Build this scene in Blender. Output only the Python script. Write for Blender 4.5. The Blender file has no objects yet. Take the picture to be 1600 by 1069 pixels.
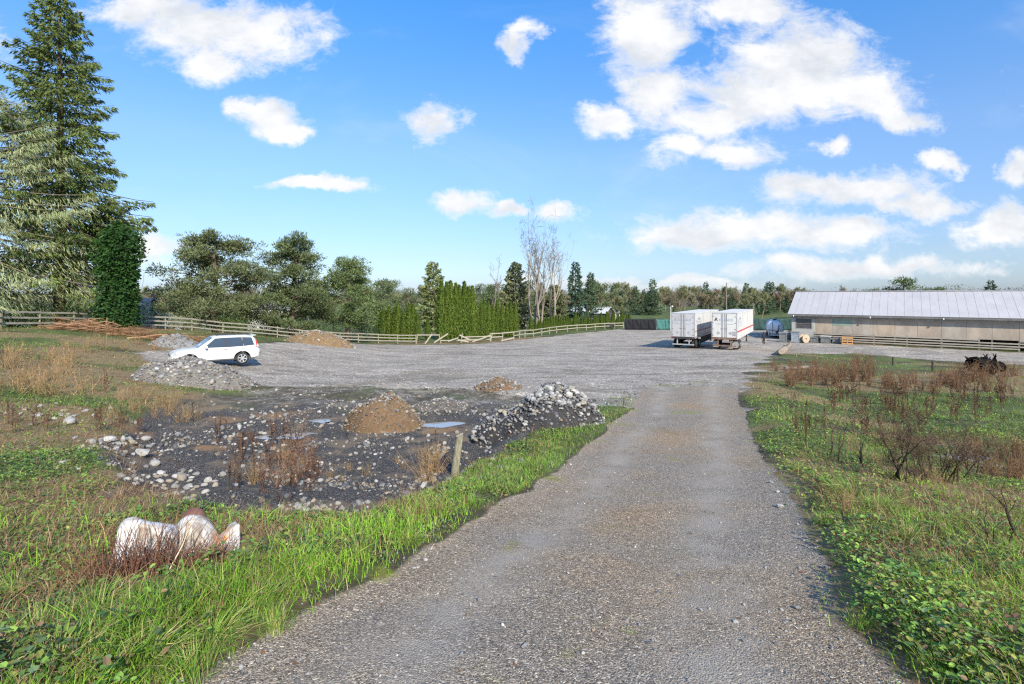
import bpy, bmesh, math
import numpy as np
from mathutils import Vector, Matrix

R_ = math.radians
SC = bpy.context.scene
COL = SC.collection
rng = np.random.default_rng(11)

# ------------------------------------------------------------------ camera, sky, sun, exposure
CAMZ = 7.0                       # eye height above the far yard (z = 0 is about the far yard level)
F = 800.0                        # focal length in pixels of the 1600 px wide photograph
HY = 461.0                       # horizon row in the photograph
cam_d = bpy.data.cameras.new('camera'); cam = bpy.data.objects.new('camera', cam_d); COL.objects.link(cam)
cam.location = (0, 0, CAMZ); cam.rotation_euler = (R_(90), 0, 0)
cam_d.sensor_width = 36; cam_d.lens = 18.0; cam_d.shift_y = -(534.5 - HY) / 1600.0
cam_d.clip_start = 0.05; cam_d.clip_end = 6000
SC.camera = cam

SUN_DIR = Vector((0.40, -0.92, 0)).normalized(); SUN_EL = R_(34)
to_sun = Vector((SUN_DIR.x * math.cos(SUN_EL), SUN_DIR.y * math.cos(SUN_EL), math.sin(SUN_EL)))
sl = bpy.data.lights.new('sun', 'SUN'); sl.energy = 4.0; sl.angle = R_(1.2); sl.color = (1.0, 0.91, 0.76)
so = bpy.data.objects.new('sun', sl); COL.objects.link(so)
so.rotation_euler = to_sun.to_track_quat('Z', 'Y').to_euler(); so.location = (20, -20, 40)

SC.view_settings.view_transform = 'Standard'; SC.view_settings.look = 'None'
SC.view_settings.gamma = 1.0; SC.view_settings.exposure = 0.80
SC.view_settings.use_curve_mapping = False
SC.render.engine = 'CYCLES'
SC.cycles.use_denoising = False; SC.cycles.filter_width = 1.25
SC.cycles.max_bounces = 5; SC.cycles.diffuse_bounces = 3; SC.cycles.glossy_bounces = 3
SC.cycles.transmission_bounces = 3; SC.cycles.transparent_max_bounces = 4
SC.cycles.caustics_reflective = False; SC.cycles.caustics_refractive = False
SC.cycles.sample_clamp_indirect = 6.0

class NT:
    """small node-tree helper"""
    def __init__(s, tree): s.t = tree; s.n = tree.nodes; s.l = tree.links
    def node(s, typ, **kw):
        n = s.n.new(typ)
        for k, v in kw.items():
            if k == 'ins':
                for kk, vv in v.items(): s.put(n.inputs[kk], vv)
            else: setattr(n, k, v)
        return n
    def put(s, sock, v):
        if isinstance(v, bpy.types.NodeSocket): s.l.new(v, sock)
        else: sock.default_value = v
    def math(s, op, a, b=0.0, c=0.0, clamp=False):
        n = s.n.new('ShaderNodeMath'); n.operation = op; n.use_clamp = clamp
        s.put(n.inputs[0], a); s.put(n.inputs[1], b); s.put(n.inputs[2], c); return n.outputs[0]
    def vmath(s, op, a, b=(0, 0, 0), scale=None):
        n = s.n.new('ShaderNodeVectorMath'); n.operation = op
        s.put(n.inputs[0], a); s.put(n.inputs[1], b)
        if scale is not None: s.put(n.inputs['Scale'], scale)
        return n.outputs['Value'] if op in ('LENGTH', 'DOT_PRODUCT') else n.outputs[0]
    def mix(s, f, a, b, typ='MIX'):
        n = s.n.new('ShaderNodeMix'); n.data_type = 'RGBA'; n.blend_type = typ
        s.put(n.inputs[0], f); s.put(n.inputs[6], a); s.put(n.inputs[7], b); return n.outputs[2]
    def ramp(s, f, stops, interp='LINEAR'):
        n = s.n.new('ShaderNodeValToRGB'); s.put(n.inputs[0], f); cr = n.color_ramp; cr.interpolation = interp
        while len(cr.elements) < len(stops): cr.elements.new(0.5)
        for e, (p, c) in zip(cr.elements, stops):
            e.position = p; e.color = tuple(c) + (1,) if len(c) == 3 else c
        return n.outputs[0]
    def smooth(s, v, lo, hi):
        n = s.n.new('ShaderNodeMapRange'); n.interpolation_type = 'SMOOTHSTEP'
        s.put(n.inputs[0], v); s.put(n.inputs[1], lo); s.put(n.inputs[2], hi); return n.outputs[0]
    def noise(s, vec, scale, detail=4, rough=0.55, dist=0.0):
        n = s.n.new('ShaderNodeTexNoise'); s.put(n.inputs['Vector'], vec); n.inputs['Scale'].default_value = scale
        n.inputs['Detail'].default_value = detail; n.inputs['Roughness'].default_value = rough
        n.inputs['Distortion'].default_value = dist; return n.outputs[0]
    def voronoi(s, vec, scale, feature='F1', rand=1.0):
        n = s.n.new('ShaderNodeTexVoronoi'); n.feature = feature; s.put(n.inputs['Vector'], vec)
        n.inputs['Scale'].default_value = scale; n.inputs['Randomness'].default_value = rand; return n

SKY_K = 0.118; CLOUD = 5.1
SKY_RAMP = [(0.0, (.34, .42, .64)), (.075, (.38, .43, .56)), (.26, (.50, .61, .74)), (.49, (.31, .70, 1.0)), (.8, (.34, .70, 1.0))]
def build_world():
    w = bpy.data.worlds.new('World'); SC.world = w; w.use_nodes = True
    t = NT(w.node_tree); t.n.clear()
    sky = t.node('ShaderNodeTexSky', sky_type='NISHITA'); sky.sun_disc = False
    sky.sun_elevation = SUN_EL; sky.sun_rotation = math.atan2(SUN_DIR.x, SUN_DIR.y)
    sky.altitude = 50; sky.air_density = 1.0; sky.dust_density = 0.6; sky.ozone_density = 2.0
    d = t.node('ShaderNodeTexCoord').outputs['Generated']
    d = t.vmath('NORMALIZE', d)
    sep = t.node('ShaderNodeSeparateXYZ', ins={0: d})
    ay = t.math('MAXIMUM', t.math('ABSOLUTE', sep.outputs[1]), 0.12)
    u = t.math('DIVIDE', sep.outputs[0], ay); v = t.math('DIVIDE', sep.outputs[2], ay)
    P = t.node('ShaderNodeCombineXYZ', ins={0: u, 1: v, 2: t.math('MULTIPLY', sep.outputs[1], 0.6)}).outputs[0]
    # ragged edges: warp the directions by two noises
    nz = t.node('ShaderNodeTexNoise'); t.put(nz.inputs['Vector'], P); nz.inputs['Scale'].default_value = 7.0
    nz.inputs['Detail'].default_value = 6; nz.inputs['Roughness'].default_value = 0.6
    wv = t.vmath('SUBTRACT', nz.outputs['Color'], (0.5, 0.5, 0.5))
    W = t.vmath('MULTIPLY_ADD', wv, (0.20, 0.11, 0)); t.l.new(P, W.node.inputs[2])
    W = t.vmath('MULTIPLY', W, (1, 1, 0))
    blobs = [(330, 35, 150, 62), (410, 52, 92, 50), (345, 100, 62, 34), (230, 12, 110, 30), (440, 30, 60, 30),
             (412, 183, 66, 30), (450, 204, 42, 16), (370, 168, 34, 16), (668, 190, 44, 36), (492, 287, 98, 13),
             (560, 293, 40, 12), (430, 282, 32, 10), (723, 318, 48, 20), (868, 327, 42, 20), (810, 72, 30, 32),
             (240, 392, 62, 28), (1010, 50, 80, 90), (955, 192, 56, 24), (1030, 145, 66, 54), (1250, 108, 132, 84),
             (1170, 155, 110, 60), (1352, 150, 100, 44), (1430, 186, 48, 24), (1165, 12, 70, 34), (1120, 190, 90, 34),
             (1125, 236, 104, 28), (1068, 227, 50, 22), (1330, 296, 122, 30), (1268, 286, 62, 25), (1440, 320, 88, 18),
             (1195, 362, 205, 32), (1095, 372, 118, 26), (1335, 357, 80, 24), (1330, 420, 190, 22), (1474, 253, 32, 17),
             (1592, 262, 32, 30), (1570, 352, 72, 32), (1290, 226, 28, 14), (800, 330, 26, 9), (980, 448, 260, 14),
             (-250, 250, 160, 60), (-120, 60, 130, 50), (1850, 150, 190, 80), (1780, 380, 150, 30), (2300, 300, 260, 70),
             (-700, 180, 260, 90), (600, -220, 200, 90), (1200, -330, 320, 110), (100, -420, 260, 110), (2100, -300, 320, 140)]
    acc = None
    for (cx, cy, rx, ry) in blobs:
        c = ((cx - 800) / F, (HY - cy) / F, 0); s = (F / rx, F / ry, 0)
        q = t.vmath('MULTIPLY', t.vmath('SUBTRACT', W, c), s)
        ln = t.vmath('LENGTH', q)
        acc = ln if acc is None else t.math('SMOOTH_MIN', acc, ln, 0.25)
    f = t.math('SUBTRACT', 1.28, acc)
    Pf = t.vmath('MULTIPLY', P, (1, 1.7, 1))
    n1 = t.noise(Pf, 10.0, 12, 0.70, 0.35)
    n2 = t.noise(Pf, 3.4, 5, 0.55)
    f = t.math('ADD', f, t.math('MULTIPLY', t.math('SUBTRACT', n1, 0.5), 2.1))
    f = t.math('ADD', f, t.math('MULTIPLY', t.math('SUBTRACT', n2, 0.5), 0.8))
    alpha = t.smooth(f, 0.02, 0.82)
    veil = t.math('MULTIPLY', t.smooth(t.noise(t.vmath('MULTIPLY', P, (1, 2.6, 1)), 2.1, 9, 0.62, 0.5), 0.52, 0.86), 0.22)
    alpha = t.math('MAXIMUM', alpha, veil)
    above = t.smooth(sep.outputs[2], -0.01, 0.04)
    alpha = t.math('MULTIPLY', t.math('MULTIPLY', alpha, above), 0.97)
    # billows: brighter toward the sun, a little grey-blue in the thick middles and below
    nup = t.noise(t.vmath('ADD', Pf, (0.03, 0.07, 0)), 5.0, 7, 0.6)
    ndn = t.noise(Pf, 5.0, 7, 0.6)
    lit = t.math('ADD', 0.62, t.math('MULTIPLY', t.math('SUBTRACT', ndn, nup), 3.2), clamp=True)
    lit = t.math('MAXIMUM', lit, t.smooth(f, 0.9, 0.2))
    k = CLOUD
    ccol = t.mix(lit, (.70 * k, .74 * k, .80 * k, 1), (1.0 * k, 1.0 * k, 1.0 * k, 1))
    # clear winter air: deep blue aloft, pale blue rather than yellow toward the horizon
    gain = t.ramp(sep.outputs[2], SKY_RAMP)
    base = t.vmath('SCALE', t.mix(1.0, sky.outputs[0], gain, 'MULTIPLY'), scale=1.4)
    out = t.mix(alpha, base, ccol)
    w.cycles.sampling_method = 'MANUAL'; w.cycles.sample_map_resolution = 512
    bg = t.node('ShaderNodeBackground', ins={0: out, 1: SKY_K})
    o = t.node('ShaderNodeOutputWorld'); t.l.new(bg.outputs[0], o.inputs[0])
build_world()

# ------------------------------------------------------------------ helpers: tagging and meshes
def tag(o, label=None, cat=None, group=None, kind=None):
    if label: o['label'] = label
    if cat: o['category'] = cat
    if group: o['group'] = group
    if kind: o['kind'] = kind
    return o

def empty(name, loc, rz=0.0, label=None, cat=None, group=None):
    o = bpy.data.objects.new(name, None); COL.objects.link(o); o.location = loc; o.rotation_euler = (0, 0, rz)
    o.empty_display_size = 0.2
    return tag(o, label, cat, group)

def link(name, me, parent=None, loc=None, rot=None, scale=None):
    o = bpy.data.objects.new(name, me); COL.objects.link(o)
    if parent is not None: o.parent = parent
    if loc is not None: o.location = loc
    if rot is not None: o.rotation_euler = rot
    if scale is not None: o.scale = scale
    return o

def copy_tree(o, parent=None):
    c = o.copy(); COL.objects.link(c); c.parent = parent
    for ch in o.children: copy_tree(ch, c)
    return c

class Geo:
    """collects polygons in numpy arrays and links them as ONE mesh"""
    def __init__(s): s.V = []; s.C = []; s.F = []; s.n = 0
    def add(s, V, faces, col=None, mi=0):
        V = np.asarray(V, float).reshape(-1, 3)
        if col is None: c = np.ones((len(V), 3)) * 0.5
        else:
            c = np.asarray(col, float); c = np.broadcast_to(c, (len(V), 3)) if c.ndim == 1 else c
        s.V.append(V); s.C.append(c)
        for fa in (faces if isinstance(faces, list) and len(faces) and isinstance(faces[0], np.ndarray) else [np.asarray(faces, int)]):
            s.F.append((fa + s.n, mi))
        s.n += len(V); return s
    def box(s, c, size, rz=0.0, col=None, mi=0, M=None):
        hx, hy, hz = np.asarray(size) / 2
        v = np.array([[x, y, z] for z in (-hz, hz) for y in (-hy, hy) for x in (-hx, hx)])
        if M is not None: v = v @ np.asarray(M)[:3, :3].T
        elif rz: ca, sa = math.cos(rz), math.sin(rz); v = v @ np.array([[ca, sa, 0], [-sa, ca, 0], [0, 0, 1]])
        f = np.array([[0, 2, 3, 1], [4, 5, 7, 6], [0, 1, 5, 4], [2, 6, 7, 3], [0, 4, 6, 2], [1, 3, 7, 5]])
        return s.add(v + np.asarray(c), f, col, mi)
    def bar(s, a, b, w, h, col=None, mi=0):
        """a board from a to b, w thick sideways, h tall"""
        a = Vector(a); b = Vector(b); d = b - a; L = d.length; d.normalize()
        side = d.cross(Vector((0, 0, 1)))
        side = Vector((1, 0, 0)) if side.length < 1e-4 else side.normalized()
        up = side.cross(d)
        M = np.array([[d[i], side[i], up[i]] for i in range(3)])
        return s.box((a + b) / 2, (L, w, h), col=col, mi=mi, M=M)
    def tube(s, pts, rad, n=6, col=None, mi=0, cap=True):
        pts = np.asarray(pts, float); k = len(pts); rad = np.broadcast_to(np.asarray(rad, float), (k,))
        T = np.gradient(pts, axis=0); T /= np.linalg.norm(T, axis=1)[:, None] + 1e-9
        ref = np.array([0.31, 0.17, 0.94]) if abs(T[0, 2]) < 0.8 else np.array([0.95, 0.2, 0.1])
        A = np.cross(T, ref); A /= np.linalg.norm(A, axis=1)[:, None] + 1e-9; B = np.cross(T, A)
        an = np.arange(n) * 2 * math.pi / n
        V = pts[:, None] + rad[:, None, None] * (np.cos(an)[None, :, None] * A[:, None] + np.sin(an)[None, :, None] * B[:, None])
        i = np.arange(k - 1)[:, None] * n; j = np.arange(n)[None]; j2 = (j + 1) % n
        f = np.stack([i + j, i + j2, i + n + j2, i + n + j], -1).reshape(-1, 4)
        fs = [f]
        if cap and n > 2: fs += [np.array([list(range(n))[::-1]]), np.array([[(k - 1) * n + q for q in range(n)]])]
        return s.add(V.reshape(-1, 3), fs, col, mi)
    def cyl(s, a, b, r, r2=None, n=16, col=None, mi=0):
        return s.tube([a, b], [r, r if r2 is None else r2], n, col, mi)
    def lathe(s, prof, n=20, axis='Z', c=(0, 0, 0), col=None, mi=0):
        prof = np.asarray(prof, float); k = len(prof); an = np.arange(n) * 2 * math.pi / n
        X = prof[:, 0][:, None] * np.cos(an); Y = prof[:, 0][:, None] * np.sin(an); Z = np.repeat(prof[:, 1][:, None], n, 1)
        V = {'Z': (X, Y, Z), 'Y': (X, Z, -Y), 'X': (Z, X, Y)}[axis]
        V = np.stack(V, -1).reshape(-1, 3) + np.asarray(c)
        i = np.arange(k - 1)[:, None] * n; j = np.arange(n)[None]; j2 = (j + 1) % n
        return s.add(V, np.stack([i + j, i + j2, i + n + j2, i + n + j], -1).reshape(-1, 4), col, mi)
    def poly(s, pts, mi=0, col=None): return s.add(pts, np.array([list(range(len(pts)))]), col, mi)
    def loft(s, rings, col=None, mi=0, cap=True):
        rings = np.asarray(rings, float); k, n = rings.shape[:2]
        i = np.arange(k - 1)[:, None] * n; j = np.arange(n)[None]; j2 = (j + 1) % n
        fs = [np.stack([i + j, i + j2, i + n + j2, i + n + j], -1).reshape(-1, 4)]
        if cap: fs += [np.array([list(range(n))[::-1]]), np.array([[(k - 1) * n + q for q in range(n)]])]
        return s.add(rings.reshape(-1, 3), fs, col, mi)
    def mesh(s, name, mats, smooth=False, recalc=False):
        V = np.concatenate(s.V); C = np.concatenate(s.C)
        loops = np.concatenate([f.reshape(-1) for f, _ in s.F])
        tot = np.concatenate([np.full(len(f), f.shape[1]) for f, _ in s.F])
        mi = np.concatenate([np.full(len(f), m) for f, m in s.F])
        me = bpy.data.meshes.new(name)
        me.vertices.add(len(V)); me.vertices.foreach_set('co', V.astype(np.float32).ravel())
        me.loops.add(len(loops)); me.loops.foreach_set('vertex_index', loops.astype(np.int32))
        me.polygons.add(len(tot)); st = np.concatenate([[0], np.cumsum(tot)[:-1]])
        me.polygons.foreach_set('loop_start', st.astype(np.int32))
        me.polygons.foreach_set('material_index', mi.astype(np.int32))
        if smooth: me.polygons.foreach_set('use_smooth', np.ones(len(tot), bool))
        else: me.polygons.foreach_set('use_smooth', np.zeros(len(tot), bool))
        a = me.attributes.new('tint', 'FLOAT_COLOR', 'POINT')
        a.data.foreach_set('color', np.concatenate([C, np.ones((len(C), 1))], 1).astype(np.float32).ravel())
        for m in (mats if isinstance(mats, (list, tuple)) else [mats]): me.materials.append(m)
        me.update(calc_edges=True); me.validate()
        if recalc:
            bm = bmesh.new(); bm.from_mesh(me); bmesh.ops.recalc_face_normals(bm, faces=bm.faces); bm.to_mesh(me); bm.free()
        return me
    def build(s, name, mats, parent=None, smooth=False, recalc=False, **kw):
        return link(name, s.mesh(name, mats, smooth, recalc), parent, **kw)

def blades(g, P, D, S, L, W, bend, col, tipcol=None, mi=0):
    """tapered two-segment blades: base P, direction D, side S, length L, width W, bend vector"""
    n = len(P); L = L[:, None]; W = W[:, None]
    m = P + D * L * 0.55 + bend * L * 0.22; tp = P + D * L + bend * L
    V = np.stack([P - S * W * .5, P + S * W * .5, m - S * W * .42, m + S * W * .42, tp], 1).reshape(-1, 3)
    b = np.arange(n)[:, None] * 5
    c = np.repeat(col, 5, 0)
    if tipcol is not None: c = c.reshape(n, 5, 3).copy(); c[:, 4] = tipcol; c = c.reshape(-1, 3)
    g.add(V, [b + np.array([[0, 1, 3, 2]]), b + np.array([[2, 3, 4]])], c, mi)

def leaves(g, P, D, S, L, W, col, mi=0, fold=None):
    """rhombic leaves, one quad each"""
    L = L[:, None]; W = W[:, None]; n = len(P)
    m = P + D * L * .45
    V = np.stack([P, m - S * W * .5, P + D * L, m + S * W * .5], 1).reshape(-1, 3)
    g.add(V, (np.arange(n)[:, None] * 4 + np.array([[0, 1, 2, 3]])), np.repeat(col, 4, 0), mi)

def leaves6(g, P, D, S, L, W, col, mi=0):
    """broad leaves with rounded flanks folded on the midrib"""
    L = L[:, None]; W = W[:, None]; n = len(P); N = np.cross(S, D); up = np.where(N[:, 2:3] < 0, -N, N)
    a = P + D * L * .28; b = P + D * L * .68; V = np.stack([P, a - S * W * .46 + up * W * .14, b - S * W * .44 + up * W * .14, P + D * L, b + S * W * .44 + up * W * .14, a + S * W * .46 + up * W * .14], 1).reshape(-1, 3)
    i = np.arange(n)[:, None] * 6; g.add(V, [i + np.array([[0, 3, 2, 1]]), i + np.array([[0, 5, 4, 3]])], np.repeat(col, 6, 0), mi)

def unit(v): return v / (np.linalg.norm(v, axis=-1, keepdims=True) + 1e-9)
def rdir(n, r=rng): return unit(r.normal(size=(n, 3)))
def side_of(D, r=rng): return unit(np.cross(D, rdir(len(D), r)))
def vary(col, n, amt=0.25, r=rng):
    c = np.asarray(col)[None] * (1 + r.uniform(-amt, amt, (n, 1)))
    return np.clip(c * (1 + r.uniform(-amt * .35, amt * .35, (n, 3))), 0.003, 1)

# ------------------------------------------------------------------ numpy noise
def _hash(ix, iy, seed):
    h = (ix.astype(np.int64) * 374761393 + iy.astype(np.int64) * 668265263 + seed * 1442695041) & 0xffffffff
    h = ((h ^ (h >> 13)) * 1274126177) & 0xffffffff
    return ((h ^ (h >> 16)) & 0xffff) / 65535.0
def vnoise(x, y, seed=0):
    ix = np.floor(x); iy = np.floor(y); fx = x - ix; fy = y - iy
    fx = fx * fx * (3 - 2 * fx); fy = fy * fy * (3 - 2 * fy)
    a = _hash(ix, iy, seed); b = _hash(ix + 1, iy, seed); c = _hash(ix, iy + 1, seed); d = _hash(ix + 1, iy + 1, seed)
    return (a + (b - a) * fx) + ((c + (d - c) * fx) - (a + (b - a) * fx)) * fy
def fbm(x, y, scale=1.0, octv=4, seed=0):
    x = np.asarray(x, float) * scale; y = np.asarray(y, float) * scale; s = 0; a = 0.5
    for o in range(octv): s = s + a * (vnoise(x, y, seed + o * 17) - 0.5); x = x * 2.03 + 7.1; y = y * 2.03 + 3.7; a *= 0.5
    return s * 2          # about -1..1
def sstep(v, lo, hi):
    t = np.clip((v - lo) / (hi - lo), 0, 1); return t * t * (3 - 2 * t)

# ------------------------------------------------------------------ terrain
_yk = [-60, -20, -5, 0, 2.8, 4.3, 6.4, 11.2, 17.4, 24, 30, 45, 57, 71, 85, 110, 200, 350, 600, 1000, 3000]
_dk = [0.9, 1.2, 1.55, 1.72, 2.09, 2.36, 2.70, 3.30, 3.88, 4.35, 4.72, 5.45, 6.03, 6.85, 7.05, 7.25, 7.4, 6.6, 3.0, -2.0, -8.0]
_yt = np.concatenate([np.arange(-60, 130, 0.5), np.arange(130, 3000, 10.0)])
_dt = np.interp(_yt, _yk, _dk)
_k = np.hanning(11); _k /= _k.sum(); _dt = np.convolve(np.pad(_dt, 5, mode='edge'), _k, 'valid')

LEFT = [(-3.4, -8), (-2.3, 0), (-1.66, 2.77), (-1.02, 4.3), (-.2, 6.4), (1.68, 11.2), (4.1, 17.4), (6.0, 24)]
RIGHT = [(-.2, -8), (1.2, 0), (2.04, 2.77), (2.66, 4.3), (3.52, 6.4), (5.4, 11.2), (7.8, 17.4), (10.8, 24.7)]
ROAD = LEFT + RIGHT[::-1]
YARD = [(4.1, 17.2), (1, 20), (-4, 21.5), (-9, 22.5), (-12.5, 24.5), (-18, 26.5), (-22, 30), (-21.5, 37), (-21.5, 45), (-21.5, 55), (-16, 65), (-3, 73.5),
        (10, 92), (23, 109), (44, 112), (56, 104), (41.5, 77), (64, 59.4), (90, 40), (90, 28), (62, 39), (49, 49), (40, 60),
        (33, 59), (26, 50), (19.6, 40), (14, 30), (10.8, 24.7), (7.6, 17.2)]
PIT = [(-5.4, 7.2), (-3.4, 6.1), (-1.7, 6.1), (-.75, 8.6), (-.2, 12), (2.6, 17.0), (3.4, 19.5), (-1, 23.5), (-8, 26.5), (-13, 22), (-11.8, 15), (-8.2, 10.2)]

def seg_d(x, y, a, b):
    dx, dy = b[0] - a[0], b[1] - a[1]
    t = np.clip(((x - a[0]) * dx + (y - a[1]) * dy) / (dx * dx + dy * dy), 0, 1)
    return np.hypot(x - a[0] - t * dx, y - a[1] - t * dy)
def poly_sd(x, y, poly):
    """signed distance, negative inside"""
    d = np.full(np.shape(x), 1e9); ins = np.zeros(np.shape(x), bool)
    for a, b in zip(poly, poly[1:] + poly[:1]):
        d = np.minimum(d, seg_d(x, y, a, b))
        if a[1] != b[1]: ins ^= ((a[1] > y) != (b[1] > y)) & (x < (b[0] - a[0]) * (y - a[1]) / (b[1] - a[1]) + a[0])
    return np.where(ins, -d, d)
PUDDLES = []      # (x, y, rx, ry) hollows that hold water, filled below

def zones(x, y):
    n = fbm(x, y, 0.55, 4, 3); n2 = fbm(x, y, 2.3, 3, 9)
    rd = poly_sd(x, y, ROAD) + n * 0.25 + n2 * 0.10
    yd = poly_sd(x, y, YARD) + n * 1.3 + n2 * .35
    pt = poly_sd(x, y, PIT) + n * 0.9 + n2 * 0.3
    return rd, yd, pt

def height(x, y):
    x = np.asarray(x, float); y = np.asarray(y, float)
    z = CAMZ - np.interp(y, _yt, _dt)
    t = sstep(-x - 8, 0, 28); z = z + 2.6 * t * (1 - sstep(y, 42, 82)) * sstep(y, -5, 14)
    rd = poly_sd(x, y, ROAD); yd = poly_sd(x, y, YARD); pt = poly_sd(x, y, PIT)
    off = np.minimum(rd, yd)
    rough = sstep(off, 0.0, 1.2)
    # verges stand a little proud, the field beyond dips to a wet hollow
    z = z + 0.07 * np.exp(-((rd - .55) / .5) ** 2) * (y < 20)
    right = (x > np.interp(y, [p[1] for p in RIGHT], [p[0] for p in RIGHT])) & (y < 34)
    z = z - np.where(right, 0.38 * sstep(rd, 1.2, 4.5) * (1 - sstep(y, 18, 32)), 0)
    z = z + rough * (0.16 * fbm(x, y, 0.22, 3, 41) + 0.07 * fbm(x, y, 1.1, 3, 5)) * sstep(140 - y, 0, 40)
    # the barn and its lane stand on level ground
    lv = sstep(x, 22, 40) * sstep(y, 30, 56) * (1 - sstep(y, 95, 130)); z = z + (CAMZ - 6.92 - z) * lv
    # the pit
    pin = sstep(-pt, -0.1, 1.1)
    dep = 0.58 * (1 - sstep(y, 9, 21)) + 0.14
    z = z - pin * dep + pin * (0.16 * fbm(x, y, 0.75, 4, 77))
    z = z + 0.02 * fbm(x, y, 1.6, 3, 15)
    for (px, py, rx, ry) in PUDDLES:
        z = z - 0.20 * np.exp(-((((x - px) / rx) ** 2 + ((y - py) / ry) ** 2) * 0.6) ** 2)
    return z
def H(x, y): return float(height(np.array([float(x)]), np.array([float(y)]))[0])

_ym = np.concatenate([np.arange(0.6, 40, 0.05), np.arange(40, 400, 0.4)])
def G(px, py):
    """the ground point that the photograph shows at a pixel"""
    x = (px - 800) / F * _ym; zr = CAMZ - (py - HY) / F * _ym
    below = zr <= height(x, _ym)
    i = int(np.argmax(below)) if below.any() else len(_ym) - 1
    return Vector((x[i], _ym[i], float(height(x[i:i + 1], _ym[i:i + 1])[0])))
def at(px, Y):
    """ground point at depth Y below pixel column px"""
    x = (px - 800) / F * Y; return Vector((x, Y, H(x, Y)))
_pud = [(700, 661, 0.62, 0.36), (466, 673, 0.55, 0.33), (404, 676, 0.42, 0.25), (500, 651, 0.5, 0.3), (1556, 722, 0.62, 0.32), (1500, 706, 0.75, 0.3), (1440, 700, 0.4, 0.22)]
_pp = [G(a, b) for a, b, _, _ in _pud]
PUDDLES += [(p.x, p.y, rx, ry) for p, (_, _, rx, ry) in zip(_pp, _pud)]

# ------------------------------------------------------------------ materials
MATS = {}
def new_mat(name):
    m = bpy.data.materials.new(name); m.use_nodes = True; t = NT(m.node_tree); t.n.clear()
    o = t.node('ShaderNodeOutputMaterial'); return m, t, o
def pbr(name, col, rough=0.7, metal=0.0, var=0.18, scale=3.0, bump=0.0, bscale=40.0, dirt=None, dirt_amt=0.5, dscale=1.5, spec=0.5, stretch=(1, 1, 1)):
    """plain surface with uneven tone, optional dirt patches and fine relief"""
    if name in MATS: return MATS[name]
    m, t, o = new_mat(name)
    P = t.vmath('MULTIPLY', t.node('ShaderNodeTexCoord').outputs['Object'], stretch)
    n = t.noise(P, scale, 6, 0.6)
    lo = tuple(c * (1 - var) for c in col) + (1,); hi = tuple(min(1, c * (1 + var)) for c in col) + (1,)
    c = t.mix(t.smooth(n, 0.3, 0.7), lo, hi)
    if dirt is not None:
        d = t.math('MULTIPLY', t.smooth(t.noise(P, dscale, 8, 0.68, 0.4), 0.46, 0.72), dirt_amt)
        c = t.mix(d, c, tuple(dirt) + (1,))
    b = t.node('ShaderNodeBsdfPrincipled', ins={'Base Color': c, 'Roughness': rough, 'Metallic': metal, 'Specular IOR Level': spec})
    if bump > 0:
        bn = t.node('ShaderNodeBump', ins={'Strength': bump, 'Distance': 0.02, 'Height': t.noise(P, bscale, 5, 0.6)})
        t.l.new(bn.outputs[0], b.inputs['Normal'])
    t.l.new(b.outputs[0], o.inputs[0]); MATS[name] = m; return m
def foliage(name, trans=0.35, rough=0.55, gain=1.0):
    if name in MATS: return MATS[name]
    m, t, o = new_mat(name)
    a = t.node('ShaderNodeAttribute', attribute_name='tint').outputs['Color']
    rnd = t.node('ShaderNodeObjectInfo').outputs['Random']
    c = t.mix(1.0, a, t.ramp(rnd, [(0, (0.86 * gain, 0.9 * gain, 0.86 * gain)), (1, (1.14 * gain, 1.1 * gain, 1.08 * gain))]), 'MULTIPLY')
    b = t.node('ShaderNodeBsdfPrincipled', ins={'Base Color': c, 'Roughness': rough, 'Specular IOR Level': 0.25})
    tr = t.node('ShaderNodeBsdfTranslucent', ins={0: t.mix(1.0, c, (1.15, 1.1, 0.6, 1), 'MULTIPLY')})
    mx = t.node('ShaderNodeMixShader', ins={0: trans}); t.l.new(b.outputs[0], mx.inputs[1]); t.l.new(tr.outputs[0], mx.inputs[2])
    t.l.new(mx.outputs[0], o.inputs[0]); MATS[name] = m; return m
def tinted(name, rough=0.85, bump=0.4, bscale=30.0, var=0.3, vscale=9.0):
    """opaque stone / earth / bark whose colour comes from the tint of each piece"""
    if name in MATS: return MATS[name]
    m, t, o = new_mat(name)
    P = t.node('ShaderNodeTexCoord').outputs['Object']
    a = t.node('ShaderNodeAttribute', attribute_name='tint').outputs['Color']
    rnd = t.node('ShaderNodeObjectInfo').outputs['Random']
    n = t.noise(P, vscale, 6, 0.62)
    k = t.math('ADD', 1 - var, t.math('MULTIPLY', n, 2 * var))
    k = t.math('MULTIPLY', k, t.math('ADD', 0.8, t.math('MULTIPLY', rnd, 0.4)))
    c = t.vmath('SCALE', a, scale=k)
    b = t.node('ShaderNodeBsdfPrincipled', ins={'Base Color': c, 'Roughness': rough, 'Specular IOR Level': 0.3})
    bn = t.node('ShaderNodeBump', ins={'Strength': bump, 'Distance': 0.02, 'Height': t.noise(P, bscale, 6, 0.65)})
    t.l.new(bn.outputs[0], b.inputs['Normal']); t.l.new(b.outputs[0], o.inputs[0]); MATS[name] = m; return m

M_FOL = foliage('leaf', 0.35, 0.5, 1.25); M_NEEDLE = foliage('needle', 0.2, 0.6); M_BLADE = foliage('grass_blade', 0.4, 0.45, 1.3); M_DRY = foliage('dry_blade', 0.25, 0.8)
M_STONE = tinted('stone', 0.85, 0.5, 25, 0.28, 7); M_BARK = tinted('bark', 0.9, 0.8, 22, 0.35, 6); M_EARTH = tinted('earth', 0.95, 0.8, 18, 0.3, 5)

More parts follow.
